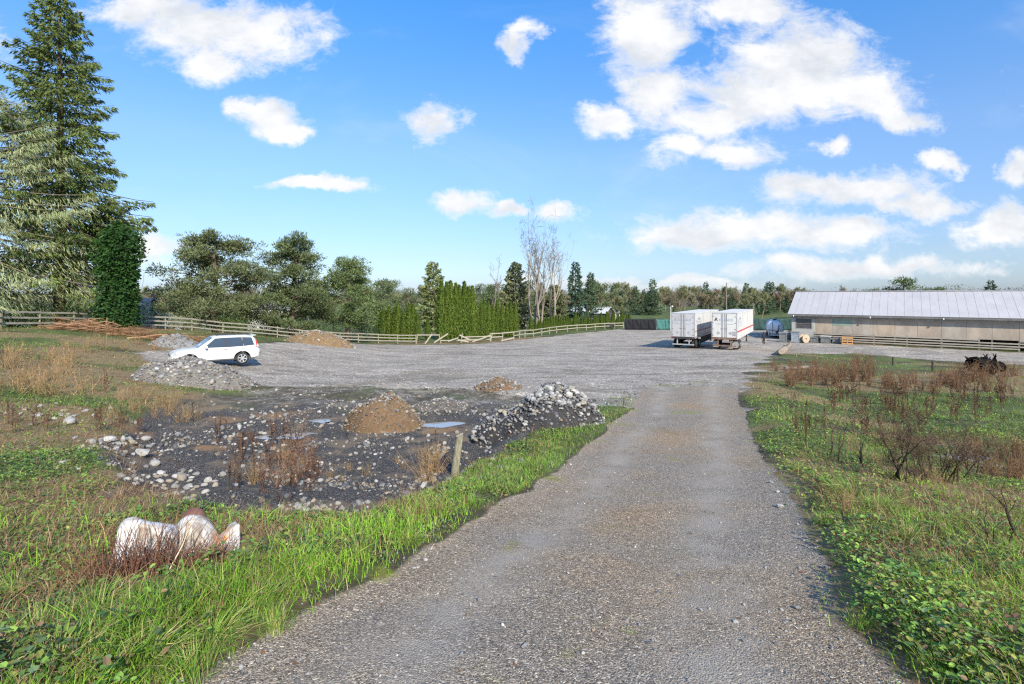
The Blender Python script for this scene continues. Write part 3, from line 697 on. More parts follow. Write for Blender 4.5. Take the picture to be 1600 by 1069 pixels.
def grass():
    r = np.random.default_rng(21); g = Geo()
    def put(x, y, Lm, Wm, col, lean, k=1.0, droop=.35):
        n = len(x)
        if n == 0: return
        D, A = lean_dirs(n, r, lean); sc = (1 + y * .03)
        L = Lm * r.uniform(.5, 1.35, n) * k; W = Wm * r.uniform(.7, 1.3, n) * sc
        bend = A * r.uniform(.1, droop * 2, (n, 1)) - np.array([0, 0, 1]) * r.uniform(.05, droop, (n, 1))
        S = unit(np.cross(D, A)); S = unit(S + .5 * rdir(n, r))
        c = vary(col, n, .35, r) * (.72 + .55 * sstep(fbm(x, y, 1.3, 3, 57), -.4, .4))[:, None]
        yel = r.uniform(0, 1, n) < .14; c[yel] = vary((.38, .32, .13), yel.sum(), .3, r)
        blades(g, np.stack([x, y, height(x, y) - .01], 1), D, S, L, W, bend, c)
    # long bright grass on the left verge close to the driveway
    x, y, rd, yd, pt = veg_points(190000, 1.5, 13, r)
    tall = fbm(x, y, 1.1, 3, 51)
    w = np.where((rd > -.16) & (rd < .25), .4 * sstep(rd, -.16, .2), 0) + np.where(rd >= .25, sstep(tall, -.35, .15), 0)
    left = x < np.interp(y, [p[1] for p in LEFT], [p[0] for p in LEFT])
    w = w * (.25 + .75 * sstep(pt, .2, .9)) * np.where(left, np.exp(-np.clip(rd - .75, 0, 9) / .45) + .10, .35 + .3 * sstep(tall, .0, .3)) * (pt > .15) * off_tub(x, y)
    k = r.uniform(0, 1, len(x)) < w
    hgt = np.where(left, .20, .15) * (.55 + .6 * sstep(rd, .05, .6)) * (1 - .45 * sstep(y, 4, 9))
    put(x[k], y[k], hgt[k], .0054, (.185, .345, .035), .38)
    # short turf over all the green ground
    x, y, rd, yd, pt = veg_points(90000, 1.5, 16, r)
    gr = fbm(x, y, .45, 3, 61)
    w = np.where((rd > .05) & (pt > 0.05) & (yd > -.2), sstep(gr, -.7, .1) * .8, 0) * off_tub(x, y); lay = layers(x, y); w = w * (1 - .85 * np.maximum(lay['dirt'], .8 * lay['straw']))
    k = r.uniform(0, 1, len(x)) < w
    put(x[k], y[k], .085, .006, (.14, .245, .036), .6)
    # ragged verge farther down the driveway
    x, y, rd, yd, pt = veg_points(90000, 7, 22, r, .5)
    left = x < np.interp(y, [p[1] for p in LEFT], [p[0] for p in LEFT])
    w = np.where(left & (rd > -.1) & (rd < 2.6) & (pt > 0), .25 + .75 * sstep(fbm(x, y, 1.2, 3, 53), -.3, .3), 0) * (y < 20)
    k = r.uniform(0, 1, len(x)) < w; put(x[k], y[k], .115, .0058, (.14, .225, .045), .6)
    # farther turf in bigger tufts
    x, y, rd, yd, pt = veg_points(70000, 14, 70, r)
    gr = fbm(x, y, .30, 3, 62)
    w = np.where((rd > .2) & (pt > .2) & (yd > .4) & (y < 62), sstep(gr, -.4, .2) * .8, 0)
    w = w * (1 - .6 * layers(x, y)['straw'])
    k = r.uniform(0, 1, len(x)) < w
    put(x[k], y[k], .16, .010, (.17, .25, .05), .5, 1.0)
    tag(g.build('grass', M_BLADE), 'green grass covering the verges and rough field', 'grass', kind='stuff')

    r = np.random.default_rng(22); g = Geo()
    x, y, rd, yd, pt = veg_points(190000, 2, 60, r)
    st = layers(x, y)['straw']; b = sstep(fbm(x, y, .9, 4, 71), .1, .45)
    w = np.where((rd > .3) & (yd > .3) & (pt > -.6), np.clip(st * .9 + b * .3, 0, 1), 0) + np.where((pt < 0) & (rd > .5), .05 * b, 0)
    w = w * off_tub(x, y)
    k = r.uniform(0, 1, len(x)) < w; x, y = x[k], y[k]; n = len(x)
    D, A = lean_dirs(n, r, .75); sc = 1 + y * .03
    L = r.uniform(.06, .26, n) * (1 + y * .012); W = r.uniform(.003, .006, n) * sc
    bend = A * r.uniform(.1, .8, (n, 1)) - np.array([0, 0, 1]) * r.uniform(.05, .5, (n, 1))
    pal = np.array([[.33, .22, .12], [.42, .31, .18], [.22, .11, .06], [.28, .17, .10], [.16, .09, .055]])
    blades(g, np.stack([x, y, height(x, y) - .01], 1), D, unit(np.cross(D, A) + .5 * rdir(n, r)), L, W, bend, pal[r.integers(0, 5, n)] * r.uniform(.7, 1.2, (n, 1)))
    tag(g.build('dead_grass', M_DRY), 'brown dead grass lying over the bank and the field', 'dead grass', kind='stuff')

    # low leafy weeds: rosettes of small broad leaves
    r = np.random.default_rng(23); g = Geo()
    x, y, rd, yd, pt = veg_points(62000, 1.6, 30, r)
    lf = fbm(x, y, .8, 4, 81)
    left = x < np.interp(y, [p[1] for p in LEFT], [p[0] for p in LEFT])
    w = np.where((rd > .15) & (pt > .1) & (yd > .3), np.where(left, sstep(lf, -.45, .1) * (.2 + .8 * sstep(rd, .5, 1.2)), sstep(lf, -.45, .1)), 0)
    lay = layers(x, y); w = w * (1 - .85 * np.maximum(lay['dirt'], .85 * lay['straw'])) * off_tub(x, y)
    k = r.uniform(0, 1, len(x)) < w; x, y = x[k], y[k]; n = len(x)
    lush = fbm(x, y, .5, 3, 83)
    hgt = (.045 + .17 * sstep(lush, -.1, .45)) * r.uniform(.5, 1.3, n)
    m = 6
    X = np.repeat(x, m) + r.normal(0, .035, n * m) * (1 + np.repeat(y, m) * .06); Y = np.repeat(y, m) + r.normal(0, .035, n * m) * (1 + np.repeat(y, m) * .06)
    Z = height(X, Y) + np.repeat(hgt, m) * r.uniform(.15, 1.0, n * m)
    a = r.uniform(0, 6.283, n * m); D = unit(np.stack([np.cos(a), np.sin(a), r.normal(.12, .4, n * m)], 1))
    S = unit(np.cross(D, np.array([0, 0, 1.])) + .35 * rdir(n * m, r))
    sc = (1 + np.repeat(y, m) * .03); L = r.uniform(.018, .046, n * m) * sc; W = L * r.uniform(.55, .95, n * m)
    pal = np.array([[.12, .215, .045], [.165, .27, .055], [.075, .15, .045], [.20, .31, .065], [.12, .175, .085], [.25, .26, .07]])
    c = pal[np.repeat(r.integers(0, 6, n), m)] * r.uniform(.55, 1.3, (n * m, 1)) * np.repeat(.75 + .6 * sstep(fbm(x, y, 1.4, 3, 87), -.4, .4), m)[:, None]
    dead = r.uniform(0, 1, n * m) < .10; c[dead] = np.array([.26, .17, .10]) * r.uniform(.5, 1.2, (dead.sum(), 1))
    leaves6(g, np.stack([X, Y, Z], 1), D, S, L, W, c)
    tag(g.build('leafy_weeds', M_FOL), 'low broad-leaved green weeds carpeting the verges', 'weeds', kind='stuff')

    # tiny fallen leaves and twigs on the driveway
    r = np.random.default_rng(24); g = Geo()
    x, y, rd, yd, pt = veg_points(5000, 1.8, 14, r)
    k = (rd < .5) & (rd > -2.2) & (r.uniform(0, 1, len(x)) < .05 + .35 * np.exp(-np.abs(rd) / .25)); x, y = x[k], y[k]; n = len(x)
    a = r.uniform(0, 6.283, n); D = unit(np.stack([np.cos(a), np.sin(a), r.normal(0, .15, n)], 1)); S = unit(np.cross(D, np.array([0, 0, 1.])) + .2 * rdir(n, r))
    L = r.uniform(.012, .05, n); leaves(g, np.stack([x, y, height(x, y) + .008], 1), D, S, L, L * r.uniform(.08, .5, n), np.array([[.28, .12, .06], [.2, .09, .05], [.34, .22, .1]])[r.integers(0, 3, n)])
    tag(g.build('leaf_litter', M_DRY), 'brown fallen leaf scraps along the driveway edge', 'leaves', kind='stuff')
grass()

# ------------------------------------------------------------------ weeds one can count
def weed_mesh(seed, h, n, spread, col, seedhead=True, twig=4, curve=.25, thick=.006):
    r = np.random.default_rng(seed); g = Geo()
    for k in range(n):
        a = r.uniform(0, 6.283); l = abs(r.normal(0, spread)); hh = h * r.uniform(.55, 1.1)
        b = np.array([r.normal(0, spread * .25) * h, r.normal(0, spread * .25) * h, -.04])
        tip = b + np.array([math.cos(a) * l * hh, math.sin(a) * l * hh, hh])
        mid = (b + tip) / 2 + np.array([r.normal(0, curve * .2), r.normal(0, curve * .2), hh * .06]) * h
        t = np.linspace(0, 1, 5)[:, None]; pts = (1 - t) ** 2 * b + 2 * t * (1 - t) * mid + t * t * tip
        c = np.array(col) * r.uniform(.6, 1.3)
        g.tube(pts, np.linspace(thick, thick * .35, 5) * h / .8, 4, c, cap=False)
        if twig:
            m = int(twig * r.uniform(.6, 1.6)); tt = r.uniform(.3, 1, m)[:, None]; q = (1 - tt) ** 2 * b + 2 * tt * (1 - tt) * mid + tt * tt * tip
            D = unit(rdir(m, r) * .8 + np.array([0, 0, .55])); L = r.uniform(.08, .26, m) * h
            blades(g, q, D, side_of(D, r), L, np.full(m, .008) * h / .8, rdir(m, r) * .25, np.repeat(c[None], m, 0))
        if seedhead:
            m = 26; tt = r.uniform(.55, 1, m)[:, None]; q = (1 - tt) ** 2 * b + 2 * tt * (1 - tt) * mid + tt * tt * tip
            D = unit(rdir(m, r) + np.array([0, 0, .5])); L = r.uniform(.03, .075, m) * h
            leaves(g, q, D, side_of(D, r), L, L * .5, vary(c * 1.1, m, .3, r))
    return g.mesh('dead_weed', M_DRY)
WEED = {'dock': [weed_mesh(300 + k, .8, 7, .22, (.15, .085, .055)) for k in range(4)],
        'reed': [weed_mesh(320 + k, .7, 26, .32, (.26, .155, .095), False, 5) for k in range(4)],
        'tan': [weed_mesh(340 + k, .6, 22, .5, (.36, .245, .13), False, 4) for k in range(3)],
        'stalk': [weed_mesh(360 + k, 1.0, 1, .08, (.10, .06, .035), True, 3, .1, .010) for k in range(3)]}
def put_weed(kind, px, py, hpx, r, label, group=None, cat='dead weed'):
    g = G(px, py); me = WEED[kind][r.integers(len(WEED[kind]))]; base = {'dock': .8, 'reed': .7, 'tan': .6, 'stalk': 1.0}[kind]
    s = hpx / (F / g.y) / base
    return tag(link('dead_weed', me, None, g, (0, 0, r.uniform(0, 6.28)), (s, s, s)), label, cat, group)
def weeds():
    r = np.random.default_rng(31)
    def field(cx, cy, rx, ry, n, kind, h0, h1, label, group):
        for _ in range(n):
            px, py = cx + r.uniform(-1, 1) * rx, cy + r.uniform(-1, 1) * ry
            g = G(px, py); rd, yd, pt = zones(np.array([g.x]), np.array([g.y]))
            if rd[0] < .4 or yd[0] < .2: continue
            put_weed(kind, px, py, r.uniform(h0, h1), r, label, group)
    field(1300, 592, 70, 14, 38, 'reed', 18, 34, 'rusty brown reed clump in the field beside the log', 'rusty reed clumps in the field by the log')
    field(1240, 585, 40, 10, 14, 'reed', 12, 24, 'rusty brown reed clump in the field beside the log', 'rusty reed clumps in the field by the log')
    field(1440, 605, 60, 12, 22, 'reed', 16, 30, 'brown reed clump on the green ground between log and black stump', 'brown reeds before the black stump')
    field(1545, 600, 55, 14, 22, 'reed', 20, 36, 'pinkish brown reed clump growing around the black stump', 'reeds around the black stump')
    field(1330, 655, 110, 30, 34, 'dock', 18, 44, 'dark dead dock plant in the wet field', 'dead dock plants in the wet field')
    field(1480, 640, 110, 22, 34, 'dock', 18, 40, 'dark dead dock plant in the wet field', 'dead dock plants in the wet field')
    field(1560, 730, 40, 18, 14, 'reed', 26, 46, 'red-brown sedge clump beside the field puddle', 'sedge clumps beside the field puddle')
    field(1420, 760, 130, 60, 22, 'tan', 22, 44, 'straw-coloured dry weed clump on the right verge among green leaves', 'dry weeds on the right verge')
    field(60, 590, 70, 30, 26, 'tan', 22, 46, 'pale pinkish dry grass tussock on the left bank', 'dry tussocks on the left bank')
    field(240, 640, 70, 22, 22, 'tan', 16, 32, 'orange-tan dry tussock between the pale heap and the hollow', 'dry tussocks by the hollow')
    field(120, 650, 110, 40, 10, 'dock', 24, 46, 'thin dark dead dock on the stony bank', 'dead docks on the stony bank')
    field(420, 730, 90, 40, 22, 'dock', 26, 60, 'brown dead dock growing among rocks in the hollow', 'dead docks among the rocks')
    field(440, 740, 45, 25, 8, 'tan', 24, 44, 'tangled brown weed clump on the hollow floor', 'tangled weeds on the hollow floor')
    field(600, 740, 90, 30, 9, 'tan', 14, 26, 'tangled brown weed clump on the hollow floor', 'tangled weeds on the hollow floor')
    field(680, 740, 22, 14, 6, 'tan', 30, 50, 'twiggy dry weed at the foot of the short wooden post', 'dry weeds at the wooden post')
    field(640, 800, 50, 16, 7, 'tan', 24, 40, 'matted dry stems hanging over the verge of the hollow', 'matted stems on the verge')
    field(250, 545, 160, 8, 26, 'tan', 14, 24, 'brown dry tussock below the wooden rail fence', 'dry tussocks below the rail fence')
    for (px, py, h) in [(1312, 722, 62), (1180, 660, 36), (1215, 650, 34), (974, 637, 26), (380, 720, 70), (300, 660, 50), (548, 690, 60), (395, 755, 80), (1500, 1000, 70), (452, 760, 60), (92, 700, 40), (680, 690, 30), (1290, 690, 60), (1258, 700, 70), (1345, 620, 40), (1470, 600, 40)]:
        put_weed('stalk', px, py, h, r, 'single thin dark dead stalk standing upright', 'single dead stalks')
weeds()
def tussocks():
    r = np.random.default_rng(35); MS = []
    for k in range(6):
        g = Geo(); n = 260; a = r.uniform(0, 6.283, n); l = np.abs(r.normal(.2, .5, n)); sk = r.normal(0, .3, 2); D = unit(np.stack([np.cos(a) * l + sk[0], np.sin(a) * l + sk[1], np.ones(n)], 1)); A = np.stack([np.cos(a), np.sin(a), np.zeros(n)], 1)
        P = A * r.uniform(0, .20, (n, 1)); bend = A * r.uniform(.1, .55, (n, 1)) - np.array([0, 0, 1]) * r.uniform(.1, .65, (n, 1))
        c = vary((.17, .275, .05), n, .4, r); dry = r.uniform(0, 1, n) < .22; c[dry] = vary((.42, .35, .17), dry.sum(), .25, r)
        blades(g, P, D, unit(np.cross(D, A) + .4 * rdir(n, r)), r.uniform(.10, .36, n), np.full(n, .0056), bend, c); MS.append(g.mesh('grass_tussock', M_BLADE))
    def put(px, py, s, lab, grp):
        g = G(px, py); o = link('grass_tussock', MS[r.integers(6)], None, g, (0, 0, r.uniform(0, 6.28)), (s, s, s * r.uniform(.8, 1.1))); tag(o, lab, 'grass tussock', grp)
    for (px, py, s) in [(1330, 775, 1.0), (1375, 800, .9), (1300, 760, .8), (1350, 845, .7), (1290, 820, .5), (1420, 850, .8), (1475, 905, .8), (1380, 930, .5), (1430, 1010, .5), (1560, 960, .7), (1245, 735, .7), (1520, 820, .8), (1345, 985, .4), (1465, 1050, .45)]:
        put(px, py, s, 'arching green grass tussock on the weedy verge right of the driveway', 'grass tussocks on the right verge')
    for (px, py, s) in [(60, 1000, .9), (150, 960, .8), (240, 975, .8), (330, 930, .7), (400, 950, .8), (480, 900, .7), (560, 870, .7), (90, 1050, .8), (220, 1040, .8), (330, 1010, .8), (640, 845, .6), (740, 790, .6), (20, 930, .7), (800, 740, .5), (300, 1055, .7), (430, 985, .6), (870, 705, .5)]:
        put(px, py, s, 'arching bright grass tussock on the verge left of the driveway', 'grass tussocks on the left verge')
tussocks()

# ------------------------------------------------------------------ trees
def grow(g, p, d, L, rad, level, r, bend=.25, split=(2, 4), shrink=.68, tips=None, seg=4, n=5, up=.12, col=(.12, .1, .08)):
    pts = [np.array(p, float)]; dd = np.array(d, float)
    for k in range(seg):
        dd = unit(dd + r.normal(0, bend, 3) * .5 + np.array([0, 0, up])); pts.append(pts[-1] + dd * L / seg)
    pts = np.array(pts); g.tube(pts, np.linspace(rad, rad * .55, seg + 1), max(3, n), np.array(col) * r.uniform(.8, 1.2), cap=False)
    if tips is not None and level <= 1: tips.append(np.concatenate([pts[-1], dd]))
    if level <= 0: return
    for k in range(r.integers(split[0], split[1] + 1)):
        t = r.uniform(.45, 1.0) if k else 1.0
        i = min(int(t * seg), seg); base = pts[i]
        nd = unit(dd + rdir(1, r)[0] * r.uniform(.45, .95))
        grow(g, base, nd, L * shrink * r.uniform(.7, 1.15), rad * .55 * (1.1 - .3 * t), level - 1, r, bend, split, shrink, tips, seg, n - 1, up, col)

def tree_thing(parts, name, loc, rz, s, label, group=None, cat='tree'):
    """parts: list of (part name, mesh)"""
    o = empty(name, loc, rz, label, cat, group); o.scale = (s, s, s)
    for pn, me in parts: link(pn, me, o)
    return o

def conifer(seed, h, rad, trunk_r, n_br, droop, col, clear=.1, sl=.42, sw=.13, per=15, power=.75, hang=.5, bark=(.16, .12, .09), irregular=.3, twigs=False):
    r = np.random.default_rng(seed); gt = Geo(); gf = Geo()
    zz = np.linspace(0, h, 10); wob = np.cumsum(r.normal(0, .01 * h / 10, (10, 2)), 0)
    gt.tube(np.column_stack([wob, zz]), trunk_r * (1 - zz / h) ** .8 + .02, 9, bark)
    P = []; D = []; LL = []; C = []
    for k in range(n_br):
        f = clear + (1 - clear) * (k + r.uniform(0, 1)) / n_br; z = f * h
        L = rad * (1 - f) ** power * r.uniform(1 - irregular, 1 + irregular) + .02 * h; a = k * 2.399 + r.normal(0, .4)
        out = np.array([math.cos(a), math.sin(a), 0]); lat = np.array([-out[1], out[0], 0])
        rise = .28 * f - droop * (1 - f)
        t = np.linspace(0, 1, 6)[:, None]
        curve = lambda t: out * L * t + np.array([0, 0, 1]) * (z + L * (rise * t * 1.1 - droop * .55 * t ** 2 + .22 * t ** 3))
        gt.tube(curve(t), np.linspace(.045, .01, 6) * (L ** .5) * .6 + .004, 4, np.array(bark) * .8, cap=False)
        m = max(6, int(per * L)); tt = r.uniform(.08, 1, m) ** .75; s = r.choice([-1, 1], m)
        spread = (.38 * L * (1 - tt) ** .8 + .10) * r.uniform(.05, 1, m)
        p = curve(tt[:, None]) + lat * (s * spread)[:, None] - np.array([0, 0, 1]) * (spread * hang * .6 + r.uniform(0, .18, m))[:, None]
        d = unit(out * r.uniform(.3, 1, (m, 1)) + lat * s[:, None] * r.uniform(.2, .9, (m, 1)) + np.array([0, 0, 1]) * r.normal(-hang * .8, .35, (m, 1)))
        P.append(p); D.append(d); LL.append(sl * r.uniform(.55, 1.3, m))
        sh = .75 + .5 * r.uniform(0, 1)
        C.append(vary(np.array(col) * sh, m, .28, r))
    P = np.concatenate(P); D = np.concatenate(D); LL = np.concatenate(LL); C = np.concatenate(C)
    leaves(gf, P, D, side_of(D, r), LL, np.full(len(P), sw) * r.uniform(.6, 1.3, len(P)), C)
    # needles seen as finer strands over the sprays
    Q = P + D * LL[:, None] * .3; D2 = unit(D + .7 * rdir(len(P), r)); leaves(gf, Q, D2, side_of(D2, r), LL * .6, np.full(len(P), sw * .45), C * 1.12)
    return [('trunk', gt.mesh('trunk', M_BARK, True)), ('crown', gf.mesh('crown', M_NEEDLE))]

def clumps(gf, centers, R, n, L, W, col, r, up=.5, flat=.6, top_light=.25):
    """leaf clusters through ellipsoids"""
    m = len(centers); d = rdir(m * n, r); rr = r.uniform(.25, 1, m * n) ** .5
    Rk = np.repeat(R, n); off = d * rr[:, None] * Rk[:, None] * np.array([1, 1, flat])
    P = np.repeat(centers, n, 0) + off; D = unit(d * .8 + rdir(m * n, r) * .6 + np.array([0, 0, up]))
    tone = np.repeat(r.uniform(.75, 1.25, m), n)[:, None]
    leaves(gf, P, D, side_of(D, r), L * r.uniform(.6, 1.35, m * n), W * r.uniform(.6, 1.3, m * n), vary(col, m * n, .25, r) * tone)

def pine(seed, h, rad, col, lean=0.0, n_limb=34, n_cl=7, per=46, bark=(.14, .1, .075), clear=.06, cr=.95, L=.34, W=.10):
    r = np.random.default_rng(seed); gt = Geo(); gf = Geo(); k = 9; zz = np.linspace(0, h * .94, k)
    path = np.column_stack([lean * zz + np.cumsum(r.normal(0, .12, k)), np.cumsum(r.normal(0, .12, k)), zz])
    gt.tube(path, np.linspace(.03, .008, k) * h + .03, 8, bark)
    C = []; R = []
    for q in range(n_limb):
        f = clear + (1 - clear) * (q + r.uniform(0, 1)) / n_limb
        b = np.array([np.interp(f * h * .94, zz, path[:, i]) for i in range(3)])
        env = rad * min(1.0, .7 + 1.2 * f) * (1 - max(0, f - .5) / .60) ** .5
        Lb = env * r.uniform(.55, 1.15); a = q * 2.4 + r.normal(0, .5); out = np.array([math.cos(a), math.sin(a), 0])
        t = np.linspace(0, 1, 6)[:, None]
        pts = b + out * Lb * t + np.array([0, 0, 1]) * Lb * (r.uniform(.05, .4) * t + r.uniform(-.35, .1) * t ** 2) + np.cumsum(r.normal(0, .05, (6, 3)), 0) * np.array([1, 1, .6]) * t
        gt.tube(pts, np.linspace(.0085, .002, 6) * h * .7 + .006, 5, np.array(bark) * .85, cap=False)
        m = r.integers(max(2, n_cl - 3), n_cl + 3); tt = r.uniform(.35, 1.05, m)
        c = np.stack([np.interp(tt, t[:, 0], pts[:, i]) for i in range(3)], 1) + r.normal(0, .28, (m, 3)) * np.array([1, 1, .5]) * Lb * .35
        c[:, 2] = np.maximum(c[:, 2], .5); C.append(c); R.append(cr * r.uniform(.55, 1.15, m))
    C = np.concatenate(C); R = np.concatenate(R); clumps(gf, C, R, per, L, W, col, r, .45, .55)
    return [('trunk', gt.mesh('trunk', M_BARK, True)), ('crown', gf.mesh('crown', M_NEEDLE))]

def column(seed, h, rad, col, n=2600, L=.22, W=.09, ivy=False, mat=None):
    r = np.random.default_rng(seed); gc = Geo(); gf = Geo()
    z = r.uniform(0.0, 1, n) ** .9; a = r.uniform(0, 6.283, n)
    prof = lambda z: np.clip((1 - z ** 2.4) ** .8 * (.82 + .25 * np.sin(np.pi * np.clip(z * 1.2, 0, 1))), .03, 2) if not ivy else np.clip((1 - z ** 12) * (.88 + .12 * np.sin(9 * z + 1)), .05, 2)
    lump = 1 + .14 * np.sin(a * 5 + z * 9 + seed) + .10 * np.sin(a * 9 - z * 17)
    rr = rad * prof(z) * lump * (r.uniform(.78, 1.06, n) if not ivy else r.uniform(.72, 1.1, n) * (1 + .42 * fbm(a * 1.5, z * 6, 1.0, 3, seed)) + .25 * (r.uniform(0, 1, n) < .06))
    P = np.stack([np.cos(a) * rr, np.sin(a) * rr, z * h], 1); out = np.stack([np.cos(a), np.sin(a), np.zeros(n)], 1)
    D = unit(out * (.45 if not ivy else .8) + np.array([0, 0, 1.0 if not ivy else -.25]) + .5 * rdir(n, r))
    leaves(gf, P, D, unit(np.cross(D, out) + .4 * rdir(n, r)), L * r.uniform(.6, 1.3, n), W * r.uniform(.7, 1.3, n), vary(col, n, .3, r))
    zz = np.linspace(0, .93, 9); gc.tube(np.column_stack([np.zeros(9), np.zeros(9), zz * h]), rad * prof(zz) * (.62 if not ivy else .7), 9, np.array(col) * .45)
    gt = Geo(); gt.tube([[0, 0, -.3], [0, 0, h * .25]], [rad * .16, rad * .1], 6, (.13, .1, .07))
    return [('trunk', gt.mesh('trunk', M_BARK)), ('inner_crown', gc.mesh('inner_crown', M_NEEDLE, True)), ('crown', gf.mesh('crown', M_FOL))]

def bare(seed, h, col=(.15, .115, .09), spread=.5, level=4, trunk=.022, haze=0, hazecol=(.2, .13, .09), split=(2, 4), multi=1, up=.12, hw=.0042):
    r = np.random.default_rng(seed); g = Geo(); tips = []
    for s in range(multi):
        d = unit(np.array([r.normal(0, .16), r.normal(0, .16), 1])) if multi > 1 else np.array([0, 0, 1.])
        grow(g, (r.normal(0, .04 * h) * (multi > 1), r.normal(0, .04 * h) * (multi > 1), -.3), d, h * (.38 if multi == 1 else .5) * r.uniform(.85, 1.1), trunk * h * (.7 if multi > 1 else 1), level, r, .22, split, .7, tips, 4, 6, up, col)
    out = [('trunk', g.mesh('trunk', M_BARK))]
    if haze:
        tp = np.array(tips); k = haze; P = np.repeat(tp[:, :3], k, 0) - np.repeat(tp[:, 3:], k, 0) * r.uniform(0, .06 * h, (len(tp) * k, 1))
        D = unit(np.repeat(tp[:, 3:], k, 0) * .7 + rdir(len(P), r)); gf = Geo()
        leaves(gf, P, D, side_of(D, r), r.uniform(.03, .10, len(P)) * h, np.full(len(P), hw * h), vary(hazecol, len(P), .3, r)); out.append(('crown', gf.mesh('crown', M_NEEDLE)))
    return out

def shrub(seed, w, h, col, n=60, per=40, L=.14, W=.07):
    r = np.random.default_rng(seed); gt = Geo(); gf = Geo(); c = []
    for k in range(n):
        d = rdir(1, r)[0]; q = np.array([d[0] * w * .5, d[1] * w * .5, abs(d[2]) * h * .85 + .1 * h]) * r.uniform(.4, 1); c.append(q)
        if k % 3 == 0: gt.tube([[0, 0, -.1], q * .5 + r.normal(0, .05, 3), q], [.03, .02, .008], 4, (.1, .08, .06), cap=False)
    clumps(gf, np.array(c), np.full(n, .22 * (w + h) * .5), per, L, W, col, r, .4, .8)
    return [('stem', gt.mesh('stem', M_BARK)), ('foliage', gf.mesh('foliage', M_FOL))]

